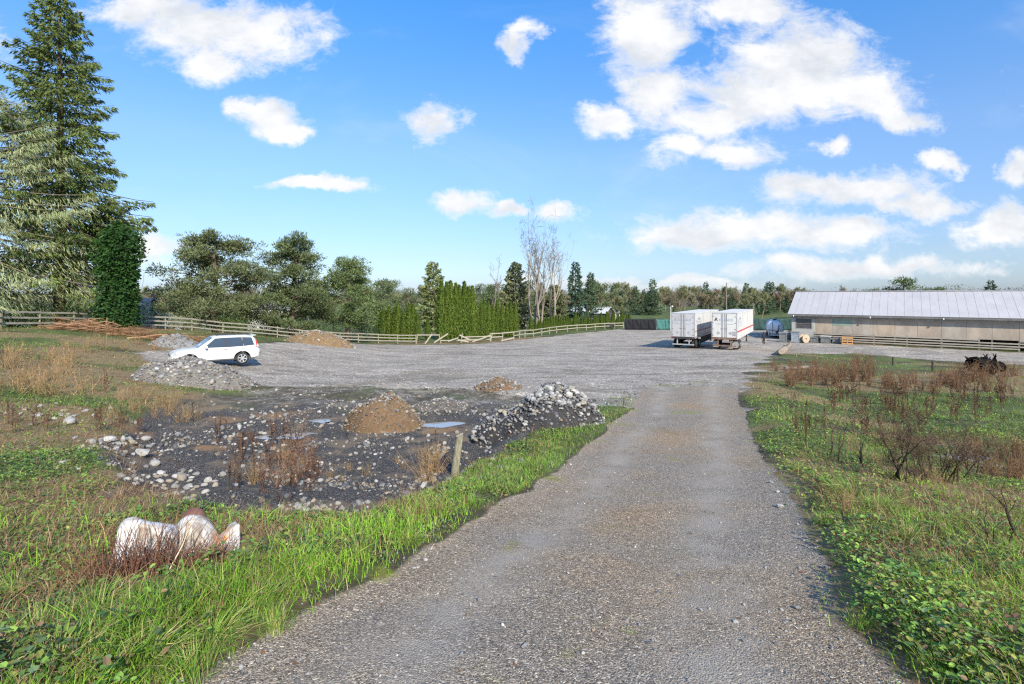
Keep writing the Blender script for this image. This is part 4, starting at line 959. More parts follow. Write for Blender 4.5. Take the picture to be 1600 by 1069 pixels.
def plant_trees():
    r = np.random.default_rng(41)
    sp = conifer(1, 31, 6.2, .50, 250, .44, (.125, .17, .05), .17, .48, .115, 40, .74, .95, irregular=.6)
    tree_thing(sp, 'spruce_tree', at(93, 46), .3, 1.0, 'towering dark green spruce behind the rail fence', None)
    # pale drooping conifer that reaches in over the fence from beside the spruce
    dp = conifer(2, 18.5, 8.0, .38, 90, .40, (.33, .355, .19), .20, .60, .06, 34, .42, 1.25, (.24, .21, .15), .35)
    tree_thing(dp, 'cedar_tree', at(-14, 41), 1.1, 1.0, 'pale grey-green conifer with long drooping boughs beside the spruce')
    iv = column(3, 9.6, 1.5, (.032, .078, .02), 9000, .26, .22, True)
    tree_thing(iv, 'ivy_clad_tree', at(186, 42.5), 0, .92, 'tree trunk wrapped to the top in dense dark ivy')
    sp2 = conifer(4, 12.5, 3.0, .25, 60, .3, (.11, .155, .045), .62, .5, .15, 18, .6, .6)
    tree_thing(sp2, 'spruce_tree', at(172, 48), 2, 1.0, 'slim spruce with boughs only at its top beside the ivy-clad trunk')
    pc = (.15, .18, .088)
    tree_thing(pine(5, 11.4, 6.2, pc, .0, 58, 11, 62), 'pine_tree', at(338, 58), .4, 1.0, 'broad grey-green pine with flat top behind the white car')
    tree_thing(pine(6, 13.0, 5.0, (.135, .168, .075), .02, 58, 10, 62), 'pine_tree', at(455, 64), 1.4, 1.0, 'tallest wide pine standing right of the flat-topped pine')
    tree_thing(pine(7, 11.2, 4.0, (.125, .175, .068), -.06, 46, 9, 54, (.3, .22, .16), .16), 'pine_tree', at(543, 68), 2.2, 1.0, 'spiky-topped leaning pine nearest the first cedar hedge')
    bc = (.12, .15, .085)
    shrubs = [shrub(50 + k, 4.6, 3.2, c) for k, c in enumerate([(.20, .24, .14), (.12, .18, .055), (.17, .24, .05), (.075, .12, .045)])]
    for (px, Y, k, s, lab) in [(255, 54, 0, 1.15, 'grey-green shrub between the ivy-clad tree and the flat-topped pine'), (292, 54, 0, 1.0, 'grey-green shrub under the left edge of the flat-topped pine'),
                               (20, 44, 3, 1.2, 'dark shrub under the drooping conifer behind the rail fence'), (60, 46, 3, 1.0, 'dark green shrub left of the spruce trunk'), (112, 46, 1, 1.0, 'green shrub at the foot of the spruce trunk'), (138, 48, 3, .9, 'dark low shrub between spruce and ivy-clad tree'),
                               (228, 50, 3, .8, 'dark shrub just right of the ivy-clad tree'), (385, 60, 1, .9, 'green shrub filling under the tallest wide pine'), (415, 62, 3, 1.1, 'dark shrub behind the rail fence between two pines'), (432, 66, 2, 1.0, 'bright green shrub below the tallest wide pine'),
                               (490, 66, 3, 1.1, 'dark shrub between the tallest pine and the leaning pine'), (520, 72, 2, 1.0, 'bright green shrub at the foot of the leaning pine'), (572, 74, 3, 1.25, 'dark shrub against the first cedar hedge'), (360, 56, 1, .8, 'olive shrub beneath the flat-topped pine')]:
        tree_thing(shrubs[k], 'shrub', at(px, Y), r.uniform(0, 6), s, lab, 'shrubs along the rail fence', 'shrub')
    sc = conifer(8, 7.5, 2.2, .12, 60, .1, (.07, .15, .03), .03, .4, .14, 20, .9, .3)
    tree_thing(sc, 'cypress_tree', at(271, 80), 0, 1.0, 'small bright green conifer seen past the grey-green shrubs')
    sb = conifer(9, 7.2, 2.0, .12, 60, .2, (.11, .16, .13), .03, .4, .12, 18, .8, .4)
    tree_thing(sb, 'fir_tree', at(241, 76), 0, 1.0, 'small blue-green conifer beside the bright green conifer')
    tree_thing(bare(10, 12.5, (.12, .1, .09), .4, 3, .012, 0, split=(1, 3)), 'bare_tree', at(234, 92), 0, 1.0, 'thin dead snag standing against a cloud by the ivy-clad tree')
    # clipped cedar columns
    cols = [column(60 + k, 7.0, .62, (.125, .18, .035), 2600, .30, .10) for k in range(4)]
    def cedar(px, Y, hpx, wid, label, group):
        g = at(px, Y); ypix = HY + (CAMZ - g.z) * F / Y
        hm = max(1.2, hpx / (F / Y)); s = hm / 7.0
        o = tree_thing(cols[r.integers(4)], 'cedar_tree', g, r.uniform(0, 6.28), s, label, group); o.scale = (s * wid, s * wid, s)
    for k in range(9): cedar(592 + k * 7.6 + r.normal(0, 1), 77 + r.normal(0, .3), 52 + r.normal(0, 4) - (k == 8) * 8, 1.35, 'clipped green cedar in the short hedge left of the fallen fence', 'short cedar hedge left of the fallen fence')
    cedar(668, 78, 34, 1.5, 'lone low cedar between the two hedges', None)
    for k in range(18):
        cedar(691 + k * 6.7 + r.normal(0, .8), 80 + k * .45, (88 if k < 8 else 66) - k * 1.0 + r.normal(0, 3), 1.15, 'tall clipped green cedar in the hedge behind the fallen fence', 'tall cedar hedge behind the fallen fence')
    for k in range(40):
        Y = 96 + k * .62; cedar(830 + k * 3.9 + r.normal(0, .7), Y, r.uniform(16, 26), 1.6, 'young low cedar in the long row behind the far rail fence', 'row of young cedars behind the far fence')
    # mid-distance individual trees
    tree_thing(conifer(11, 14, 3.2, .22, 110, .18, (.23, .27, .11), .03, .6, .22, 30, .6, .5, irregular=.4), 'fir_tree', at(676, 104), 0, 1.0, 'ragged olive conifer rising behind the gap between the hedges')
    tree_thing(conifer(12, 14.5, 3.8, .25, 120, .12, (.25, .265, .14), .03, .6, .22, 32, .6, .5, irregular=.15), 'fir_tree', at(806, 112), 1, 1.0, 'broad rounded grey-olive conifer beside the bare poplars')
    tree_thing(conifer(13, 15.5, 3.0, .22, 80, .28, (.075, .13, .08), .05, .7, .24, 26, .8, .6, irregular=.4), 'spruce_tree', at(899, 124), 2, 1.0, 'dark blue-green spruce right of the bare poplars')
    tree_thing(conifer(14, 13.2, 2.3, .2, 70, .28, (.08, .13, .075), .2, .65, .22, 26, .8, .6, irregular=.4), 'spruce_tree', at(923, 130), 3, 1.0, 'thin dark spruce with clear lower trunk beside the blue-green spruce')
    tree_thing(bare(15, 20, (.25, .21, .17), .4, 3, .017, 5, (.22, .17, .13), (2, 3), 6, .45, .0035), 'bare_poplar', at(838, 104), .5, 1.0, 'cluster of tall bare pale stems above the cedar hedge')
    tree_thing(bare(16, 18.5, (.29, .25, .20), .4, 3, .017, 5, (.22, .17, .13), (2, 3), 3, .45, .0035), 'bare_poplar', at(868, 104), 1.5, 1.0, 'leaning pair of bare pale stems right of the poplar cluster')
    tree_thing(bare(17, 18, (.15, .12, .10), .3, 3, .015, 6, (.17, .12, .1), (1, 3), 1, .6, .0035), 'bare_poplar', at(766, 108), 2.5, 1.0, 'single bare pole-like tree above the tall cedar hedge')
    tree_thing(conifer(18, 9.5, 3.2, .2, 80, .1, (.17, .185, .09), .03, .6, .22, 32, .6, .4), 'fir_tree', at(866, 112), 1, 1.0, 'low olive conifer behind the leaning bare stems')
    tree_thing(bare(19, 13.5, (.13, .115, .085), .5, 4, .02, 6, (.15, .14, .07), (2, 4)), 'bare_tree', at(1053, 150), 0, 1.0, 'mossy bare tree standing tall behind the green screen')
    # far treeline, from a few kinds
    far = {'brown': [bare(70 + k, 12, (.17, .125, .10), .5, 4, .02, 34, (.29, .235, .175), (2, 4), hw=.006) for k in range(3)],
           'olive': [bare(75 + k, 11, (.14, .125, .085), .5, 4, .022, 40, (.26, .265, .15), (2, 4), hw=.007) for k in range(3)],
           'dark': [conifer(80 + k, 14, 3.0, .2, 60, .2, (.085, .135, .075), .02, .8, .30, 18, .8, .5, irregular=.4) for k in range(3)],
           'round': [pine(84 + k, 10, 4.2, (.13, .17, .08), .0, 22, 6, 26, cr=1.2, L=.5, W=.18) for k in range(2)]}
    text = {'brown': 'leafless brown tree in the far treeline', 'olive': 'leafless olive-tinged tree in the far treeline', 'dark': 'dark pointed conifer in the far treeline', 'round': 'rounded dark evergreen in the far treeline'}
    def ft(kind, px, Y, top):
        g = at(px, Y); hm = (HY - top) / F * Y + CAMZ - g.z; base = {'brown': 12.5, 'olive': 11.5, 'dark': 14, 'round': 10}[kind]
        tree_thing(far[kind][r.integers(len(far[kind]))], {'brown': 'bare_tree', 'olive': 'bare_tree', 'dark': 'fir_tree', 'round': 'evergreen_tree'}[kind], g, r.uniform(0, 6.28), hm / base, text[kind], {'brown': 'leafless brown trees far off', 'olive': 'leafless olive trees far off', 'dark': 'pointed conifers far off', 'round': 'rounded evergreens far off'}[kind])
    for px in np.arange(205, 960, 10.0):
        kind = r.choice(['brown', 'olive', 'round', 'brown', 'dark'], p=[.34, .24, .22, .12, .08]); ft(kind, px + r.normal(0, 4), r.uniform(135, 210), r.uniform(436, 458) - (6 if kind == 'dark' else 0))
    for px in np.arange(930, 1262, 6.0):
        kind = r.choice(['brown', 'olive', 'dark'], p=[.3, .55, .15]); ft(kind, px + r.normal(0, 3), r.uniform(185, 260), r.uniform(434, 455))
    for (px, top) in [(993, 446), (1006, 452), (1020, 449), (975, 455), (1137, 452), (1143, 456), (1195, 455), (960, 452), (1230, 456)]: ft('dark', px, r.uniform(180, 215), top)
    for (px, top, kind) in [(1250, 446, 'olive'), (1272, 442, 'brown'), (1290, 446, 'brown'), (1325, 428, 'brown'), (1170, 444, 'olive'), (1190, 443, 'olive'), (1365, 452, 'round'), (1387, 450, 'round'), (1410, 434, 'round'), (1450, 450, 'round'), (1465, 449, 'round'), (1548, 437, 'dark'), (1575, 445, 'brown'), (1595, 440, 'brown'), (1610, 432, 'brown'), (600, 440, 'round'), (640, 450, 'round'), (1440, 452, 'brown')]:
        ft(kind, px, 150 + r.uniform(0, 12), top)
    # beyond all of them, woods that read as one mass
    g = Geo(); n = 90000; px = r.uniform(-300, 1900, n); Y = r.uniform(290, 390, n); x = (px - 800) / F * Y
    ridge = 11.5 + 6 * fbm(x, Y, .02, 3, 91) ; cell = _hash(np.floor(x / 7), np.floor(Y / 7), 3) * 5 - 2.5; z = height(x, Y) + r.uniform(0, 1, n) ** .75 * (ridge * .8 + cell) * (1 - .5 * (np.abs((x / 7) % 1 - .5) * 2) ** 2)
    D = unit(rdir(n, r) + np.array([0, 0, .8])); pal = np.array([[.22, .18, .14], [.17, .175, .10], [.10, .13, .08], [.27, .21, .16], [.2, .2, .11]])
    blockn = (vnoise(x * .06, Y * .06, 5) * 4.99).astype(int)
    leaves(g, np.stack([x, Y, z], 1), D, side_of(D, r), r.uniform(.5, 1.2, n), r.uniform(.2, .55, n), pal[blockn] * r.uniform(.7, 1.2, (n, 1)))
    tag(g.build('distant_woods', M_NEEDLE), 'distant mixed woods along the horizon', 'woods', kind='stuff')
plant_trees()

# ------------------------------------------------------------------ wooden rail fences
M_WOOD = pbr('weathered_wood', (.27, .25, .205), .85, 0, .25, 2.5, .4, 30, (.20, .19, .12), .55, 1.2, stretch=(1, 1, 6))
M_POST = pbr('post_wood', (.25, .23, .16), .9, 0, .3, 5, .6, 40, (.10, .13, .05), .6, 3.0, stretch=(4, 4, 1))
M_PALE = pbr('pale_wood', (.34, .305, .25), .85, 0, .2, 2.5, .3, 30, (.33, .3, .22), .5, 1.2, stretch=(1, 1, 6))
def fence_run(pts, root, r, spacing=2.7, hts=(.38, .78, 1.18), post_h=1.28, mat=None, skip=lambda i, k: False, lean=.03, rail_h=.14):
    """posts with three rails nailed on, following the ground"""
    mat = mat or M_WOOD; P = []
    for a, b in zip(pts, pts[1:]):
        L = math.hypot(b[0] - a[0], b[1] - a[1]); n = max(1, round(L / spacing))
        for k in range(n): P.append((a[0] + (b[0] - a[0]) * k / n, a[1] + (b[1] - a[1]) * k / n))
    P.append(pts[-1]); tops = []; o0 = root.location
    for (x, y) in P:
        z = H(x, y); l = Vector((r.normal(0, lean), r.normal(0, lean), 1)); h = post_h * r.uniform(.97, 1.05)
        g = Geo(); a = Vector((x, y, z - .3)) - o0; g.bar(a, a + l * (h + .3), .10, .11)
        g.build('post', M_POST if mat is M_WOOD else mat, root); tops.append((Vector((x, y, z)), l))
    for i in range(len(P) - 1):
        (p, l), (q, m) = tops[i], tops[i + 1]; d = (q - p).normalized(); nrm = Vector((d.y, -d.x, 0)).normalized() * .075
        for k, hh in enumerate(hts):
            if skip(i, k): continue
            g = Geo(); a = p + l * (hh + r.normal(0, .015)) + nrm - d * .05 - o0; b = q + m * (hh + r.normal(0, .015)) + nrm + d * .05 - o0
            if i % 2: a = a + nrm * .12; b = b + nrm * .12
            g.bar(a, b, .04, rail_h * r.uniform(.92, 1.05)); g.build('rail', mat, root)
    return P
def to_px(px, Y): return ((px - 800) / F * Y, Y)
def fences():
    r = np.random.default_rng(51)
    A = [to_px(-120, 27), to_px(0, 36.3), to_px(163, 44.5), to_px(300, 51), to_px(433, 59), to_px(560, 67.5), to_px(650, 72)]
    root = empty('rail_fence', (A[2][0], A[2][1], H(*A[2])), 0, 'long weathered three-rail wooden fence running below the pines', 'fence')
    fence_run(A, root, r)
    B = [to_px(650, 72), to_px(690, 73), to_px(720, 74), to_px(766, 76)]
    root = empty('broken_fence', (B[1][0], B[1][1], H(*B[1])), 0, 'collapsed rail fence with fallen boards below the tall cedar hedge', 'fence')
    fence_run(B, root, r, 3.2, mat=M_PALE, skip=lambda i, k: (i * 7 + k * 3) % 5 in (0, 3), lean=.12)
    def board(p0, z0, p1, z1):
        a = Vector((*p0, H(*p0) + z0)) - root.location; b = Vector((*p1, H(*p1) + z1)) - root.location
        g = Geo(); g.bar(a, b, .05, .19); g.build('fallen_board', M_PALE, root)
    for (xa, za, xb, zb, Y) in [(664, .05, 675, 1.35, 71), (678, .1, 700, 1.35, 72.5), (718, 1.2, 736, .35, 73), (715, .55, 732, .15, 72.6), (742, .1, 766, .95, 74.5), (738, .15, 752, .5, 74), (700, .3, 716, .75, 72.8), (783, .1, 803, .5, 76.5)]:
        board(to_px(xa, Y), za, to_px(xb, Y + .6), zb)
    C = [to_px(766, 76), to_px(803, 80), to_px(820, 85), to_px(870, 96), to_px(930, 106), to_px(974, 112)]
    root = empty('rail_fence', (C[2][0], C[2][1], H(*C[2])), 0, 'pale wooden rail fence before the young cedar row', 'fence')
    fence_run(C, root, r, 3.0, (.62, 1.2), 1.26, M_PALE, skip=lambda i, k: i in (1,) and k == 0, lean=.02, rail_h=.16)
fences()

# ------------------------------------------------------------------ screens, poles, tyres at the back of the yard
def screens():
    r = np.random.default_rng(52)
    mb = pbr('black_mesh_cloth', (.012, .012, .016), .9, 0, .3, 1.2); mt = pbr('teal_mesh_cloth', (.05, .165, .15), .8, 0, .2, .8); md = pbr('dark_green_mesh_cloth', (.022, .06, .055), .85, 0, .25, .8)
    steel = pbr('galvanised_steel', (.42, .43, .44), .45, .7, .15, 6)
    def screen(name, label, p0, p1, hh, mat, n):
        a = to_px(*p0); b = to_px(*p1); root = empty(name, (a[0], a[1], H(*a)), 0, label, 'screen fence'); o0 = root.location
        for k in range(n + 1):
            x = a[0] + (b[0] - a[0]) * k / n; y = a[1] + (b[1] - a[1]) * k / n; g = Geo(); q = Vector((x, y + .06, H(x, y) - .2)) - o0
            g.cyl(q, q + Vector((0, 0, hh + .28)), .035, n=8); g.build('post', steel, root)
            if k < n:
                x2 = a[0] + (b[0] - a[0]) * (k + 1) / n; y2 = a[1] + (b[1] - a[1]) * (k + 1) / n; m = 10; V = []
                for j in range(7):
                    for i in range(m + 1):
                        t = i / m; px_, py_ = x + (x2 - x) * t, y + (y2 - y) * t; zz = H(px_, py_) + .05 + (hh - .05) * j / 6 - (.05 * math.sin(t * math.pi) if j == 6 else 0)
                        V.append((px_ - o0.x, py_ - o0.y + .05 * math.sin(t * 9 + j) - .02, zz - o0.z))
                fa = np.array([[j * (m + 1) + i, j * (m + 1) + i + 1, (j + 1) * (m + 1) + i + 1, (j + 1) * (m + 1) + i] for j in range(6) for i in range(m)])
                g = Geo(); g.add(V, fa); o = g.build('cloth_panel', mat, root, smooth=True)
                md_ = o.modifiers.new('thickness', 'SOLIDIFY'); md_.thickness = .012
    screen('screen_fence', 'black cloth screen fence at the back of the yard', (976, 106), (1025, 104), 2.25, mb, 4)
    screen('screen_fence', 'teal cloth screen fence beside the black screen', (1026, 104), (1105, 102), 2.15, mt, 6)
    screen('screen_fence', 'dark green cloth screen fence behind the silver tank', (1106, 102), (1250, 100), 2.3, md, 9)
    white = pbr('white_paint', (.72, .72, .7), .5, 0, .08, 3)
    g0 = at(1048, 103); root = empty('lamp_post', g0, 0, 'short white pole with a small round lamp behind the left trailer', 'lamp post')
    g = Geo(); g.cyl((0, 0, -.2), (0, 0, 4.7), .06, .05, 10); g.build('pole', white, root)
    g = Geo(); g.tube([(0, 0, 4.7), (.08, -.05, 4.85), (.25, -.1, 4.85)], .04, 8); g.build('arm', white, root)
    g = Geo(); g.lathe([(0, .17), (.1, .15), (.16, .05), (.16, -.05), (.1, -.13), (0, -.15)], 14, 'Z', (.3, -.12, 4.75)); g.build('lamp_head', white, root, smooth=True)
    wood = pbr('pole_wood', (.19, .165, .14), .9, 0, .25, 3, .3, 20, stretch=(4, 4, .6))
    g0 = at(1135, 128); root = empty('utility_pole', g0, 0, 'tall wooden utility pole with street lamp arm behind the trailers', 'utility pole')
    g = Geo(); g.tube([(0, 0, -.3), (0, 0, 5), (0, 0, 10.4)], [.17, .15, .11], 10, (.2, .17, .14)); g.build('pole', wood, root)
    g = Geo(); g.tube([(0, 0, 9.9), (.6, 0, 10.3), (1.5, 0, 10.45)], .035, 6); g.build('lamp_arm', steel, root)
    g = Geo(); g.box((1.75, 0, 10.43), (.6, .22, .12)); g.build('lamp_head', steel, root)
    rub = pbr('old_rubber', (.035, .034, .033), .8, 0, .3, 4, .3, 20)
    for k, px in enumerate((950.5, 956.5)):
        p = at(px, 109); root = empty('tyre', p + Vector((0, 0, .52)), .35, 'old truck tyre stood on edge against the far fence', 'tyre', 'tyres stood against the far fence')
        g = Geo(); g.lathe([(.30, -.13), (.46, -.15), (.53, -.1), (.54, 0), (.53, .1), (.46, .15), (.30, .13), (.28, 0), (.30, -.13)], 24, 'Y'); g.build('tread', rub, root, smooth=True)
screens()

# ------------------------------------------------------------------ trailers
def text_part(parent, body, size, loc, M, mat, name='lettering', extr=.004, sx=1.0):
    cu = bpy.data.curves.new(name, 'FONT'); cu.body = body; cu.size = size; cu.extrude = extr; cu.align_x = 'LEFT'
    tmp = bpy.data.objects.new(name, cu); COL.objects.link(tmp); cu.materials.append(mat)
    me = bpy.data.meshes.new_from_object(tmp.evaluated_get(bpy.context.evaluated_depsgraph_get())); bpy.data.objects.remove(tmp)
    me.name = name; me.transform(Matrix.Translation(loc) @ M @ Matrix.Diagonal((sx, 1, 1, 1)))
    return link(name, me, parent)
def trailers():
    white = pbr('trailer_white', (.60, .59, .565), .5, 0, .07, 1.0, .03, 10, (.36, .33, .28), .55, .9, stretch=(1, 1, .35))
    door = pbr('trailer_door', (.47, .47, .48), .5, 0, .1, 1.0, .03, 10, (.26, .25, .24), .55, 1.1, stretch=(1, 1, .35))
    alu = pbr('trailer_rail', (.50, .50, .50), .45, .5, .15, 3); frame = pbr('dark_chassis', (.035, .033, .032), .8, 0, .4, 3); rust = pbr('rusty_steel', (.20, .13, .09), .85, .1, .4, 4)
    rub = pbr('tyre_rubber', (.025, .025, .026), .85, 0, .3, 8); hub = pbr('wheel_hub', (.42, .41, .39), .5, .5, .25, 8)
    red = pbr('red_stripe', (.50, .045, .05), .6, 0, .15, 2); pinkred = pbr('faded_red_stripe', (.45, .26, .22), .7, 0, .15, 2)
    ink = pbr('black_ink', (.02, .02, .024), .6, 0, .2, 4); blue = pbr('faded_blue_ink', (.27, .35, .48), .6, 0, .12, 3); grey = pbr('grey_ink', (.33, .33, .34), .6, 0, .2, 4)
    redlens = pbr('red_lens', (.35, .03, .03), .3, 0, .1, 4)
    W, Hh, Lg, FL = 2.6, 2.85, 15.6, 1.2
    MR = Matrix(((1, 0, 0, 0), (0, 0, -1, 0), (0, 1, 0, 0), (0, 0, 0, 1)))            # text on the rear face (local -y)
    MS = Matrix(((0, 0, 1, 0), (1, 0, 0, 0), (0, 1, 0, 0), (0, 0, 0, 1)))             # text on the right side (local +x)
    def trailer(loc, rz, label, stripe, skirt, emblem_strong, dooror):
        t = empty('box_trailer', loc, rz, label, 'trailer')
        g = Geo(); g.box((0, Lg / 2, FL + Hh / 2), (W - .06, Lg, Hh)); o = g.build('box', white, t)
        # side sheets, riveted panel by panel
        for sx in (-1, 1):
            n = 13; w = Lg / n
            for k in range(n):
                g = Geo(); g.box((sx * (W / 2 - .02), w * (k + .5), FL + Hh / 2 + .06), (.03, w - .015, Hh - .30)); g.build('side_panel', white, t)
            g = Geo(); g.box((sx * (W / 2 - .01), Lg / 2, FL + .08), (.07, Lg, .2)); g.build('bottom_rail', alu if skirt else white, t)
            g = Geo(); g.box((sx * (W / 2 - .01), Lg / 2, FL + Hh - .04), (.06, Lg, .13)); g.build('top_rail', white, t)
            g = Geo(); g.box((sx * (W / 2 + .001), Lg / 2, FL + .78), (.012, Lg - .1, .16)); g.build('side_stripe', stripe, t)
        g = Geo(); g.box((0, Lg / 2, FL + Hh + .012), (W, Lg, .03)); g.build('roof', white, t)
        # rear frame and two doors
        for sx in (-1, 1):
            g = Geo(); g.box((sx * (W / 2 - .05), -.03, FL + Hh / 2), (.1, .08, Hh)); g.build('corner_post', alu, t)
            d = Geo(); d.box((sx * .60, -.045, FL + Hh / 2 + .03), (1.17, .05, Hh - .26)); dd = d.build('door', dooror, t)
            for bx in (.12, .26):
                g = Geo(); g.cyl((sx * bx, -.095, FL + .14), (sx * bx, -.095, FL + Hh - .12), .022, n=8); g.build('lock_rod', alu, dd)
            g = Geo(); g.box((sx * .2, -.105, FL + 1.15), (.22, .04, .07)); g.build('handle', grey, dd)
            for k in range(4):
                g = Geo(); g.box((sx * 1.14, -.085, FL + .4 + k * .68), (.16, .04, .07)); g.build('hinge', grey, dd)
            g = Geo(); s = .21; cx, cz = sx * .62, FL + .62
            g.add([(cx - s, -.078, cz), (cx, -.078, cz - s), (cx + s, -.078, cz), (cx, -.078, cz + s), (cx - s, -.072, cz), (cx, -.072, cz - s), (cx + s, -.072, cz), (cx, -.072, cz + s)], [np.array([[0, 1, 2, 3]]), np.array([[0, 4, 5, 1], [1, 5, 6, 2], [2, 6, 7, 3], [3, 7, 4, 0]])]); g.build('placard', grey, t)
            g = Geo(); g.box((sx * 1.1, -.09, FL + .06), (.2, .05, .08)); g.build('tail_lamp', redlens, t)
        g = Geo(); g.box((0, -.03, FL + Hh - .06), (W, .09, .12)); g.build('header', alu, t)
        g = Geo(); g.box((0, -.05, FL + .02), (W, .12, .2)); g.build('rear_sill', rust if not skirt else frame, t)
        if emblem_strong:
            g = Geo(); g.box((.98, -.078, FL + .60), (.34, .012, .44)); g.build('notice_board', grey, t)
        text_part(t, 'R', .56, (-.97, -.08, FL + 1.92), MR, ink if emblem_strong else grey, 'emblem_letter', .006, .95)
        g = Geo(); g.add([(-1.02, -.088, FL + 1.95), (-.80, -.088, FL + 2.12), (-.80, -.088, FL + 2.20), (-1.04, -.088, FL + 2.04)], np.array([[0, 1, 2, 3]])); g.build('emblem_wing', ink if emblem_strong else grey, t)
        text_part(t, 'ELIANCE', .36, (-.52, -.08, FL + 1.95), MR, blue, 'lettering', .004, 1.0)
        g = Geo(); g.box((-.62, -.076, FL + 1.62), (.62, .008, .05)); g.build('text_line', blue, t)
        g = Geo(); g.box((.62, -.076, FL + 1.62), (.62, .008, .05)); g.build('text_line', blue, t)
        text_part(t, 'R', .5, (W / 2 + .005, 1.0, FL + 1.75), MS, grey, 'side_emblem', .004, 1.4)
        text_part(t, 'ELIANCE', .34, (W / 2 + .005, 1.7, FL + 2.05), MS, blue, 'side_lettering', .003, 1.1)
        for k in range(3):
            g = Geo(); g.box((W / 2 + .003, 2.6, FL + 1.85 - k * .22), (.008, 1.8, .06)); g.build('side_text_line', blue, t)
        for k in range(2):
            g = Geo(); g.box((W / 2 + .004, 1.0, FL + 1.35 + k * .5), (.008, .09, .34)); g.build('side_mark', grey, t)
        # chassis
        g = Geo(); 
        for sx in (-.5, .5): g.box((sx, 7.0, FL - .17), (.12, 13.4, .3))
        for k in range(14): g.box((0, .6 + k * 1.08, FL - .06), (W - .2, .08, .1))
        g.build('chassis', frame, t)
        for y in (1.35, 2.65):
            g = Geo(); g.cyl((-.95, y, .5), (.95, y, .5), .07, n=10); g.build('axle', frame, t)
            for sx in (-1, 1):
                w = empty('wheel', (sx * 1.0, y, .5)); w.parent = t
                g = Geo()
                for off in (-.16, .16): g.lathe([(.28, -.12 + off), (.44, -.14 + off), (.5, -.1 + off), (.505, off), (.5, .1 + off), (.44, .14 + off), (.28, .12 + off)], 24, 'X')
                g.build('tyre', rub, w, smooth=True)
                g = Geo(); g.lathe([(.29, sx * .26), (.22, sx * .2), (.14, sx * .2), (.12, sx * .3), (0, sx * .31)], 18, 'X'); g.build('rim', hub, w, smooth=True, recalc=True)
        # bumper guard below the doors, mud flaps, landing legs
        for sx in (-.65, .65):
            g = Geo(); g.box((sx, .05, FL - .36), (.12, .1, .68)); g.build('guard_post', rust if emblem_strong else alu, t)
        g = Geo(); g.bar((-1.2, 0, FL - .72), (1.2, .02, FL - (.72 if not emblem_strong else .80)), .1, .13); g.build('bumper_guard', rust if emblem_strong else alu, t)
        for sx in (-1, 1):
            g = Geo(); g.box((sx * .98, 3.35 if not emblem_strong else .62, .55), (.6, .02, .7)); g.build('mud_flap', hub if emblem_strong else frame, t)
            g = Geo(); g.box((sx * .85, 12.2, .62), (.14, .14, 1.2)); g.box((sx * .85, 12.2, .05), (.3, .3, .06)); g.build('landing_leg', frame, t)
            g = Geo(); g.bar((sx * .85, 12.2, .5), (sx * .5, 11.0, 1.05), .06, .06); g.build('leg_brace', rust, t)
        if skirt:
            for sx in (-1, 1):
                g = Geo(); g.box((sx * 1.22, 8.0, FL - .42), (.02, 8.6, .8)); g.build('side_skirt', frame, t)
        return t
    rz = -math.atan2(9, 15)
    def place(px, py, Y, *a):
        x = (px - 800) / F * Y; c = Vector((x, Y, 0)); ax = Vector((math.cos(rz), math.sin(rz), 0)); p = c - ax * 1.3
        p.z = H(p.x, p.y); return trailer(p, rz, *a)
    place(1086, 545, 57.6, 'grimy white box trailer with grey doors and side skirt', pinkred, True, False, door)
    place(1152, 548, 55.2, 'white box trailer with bright red stripe and black R emblem', red, False, True, white)
trailers()

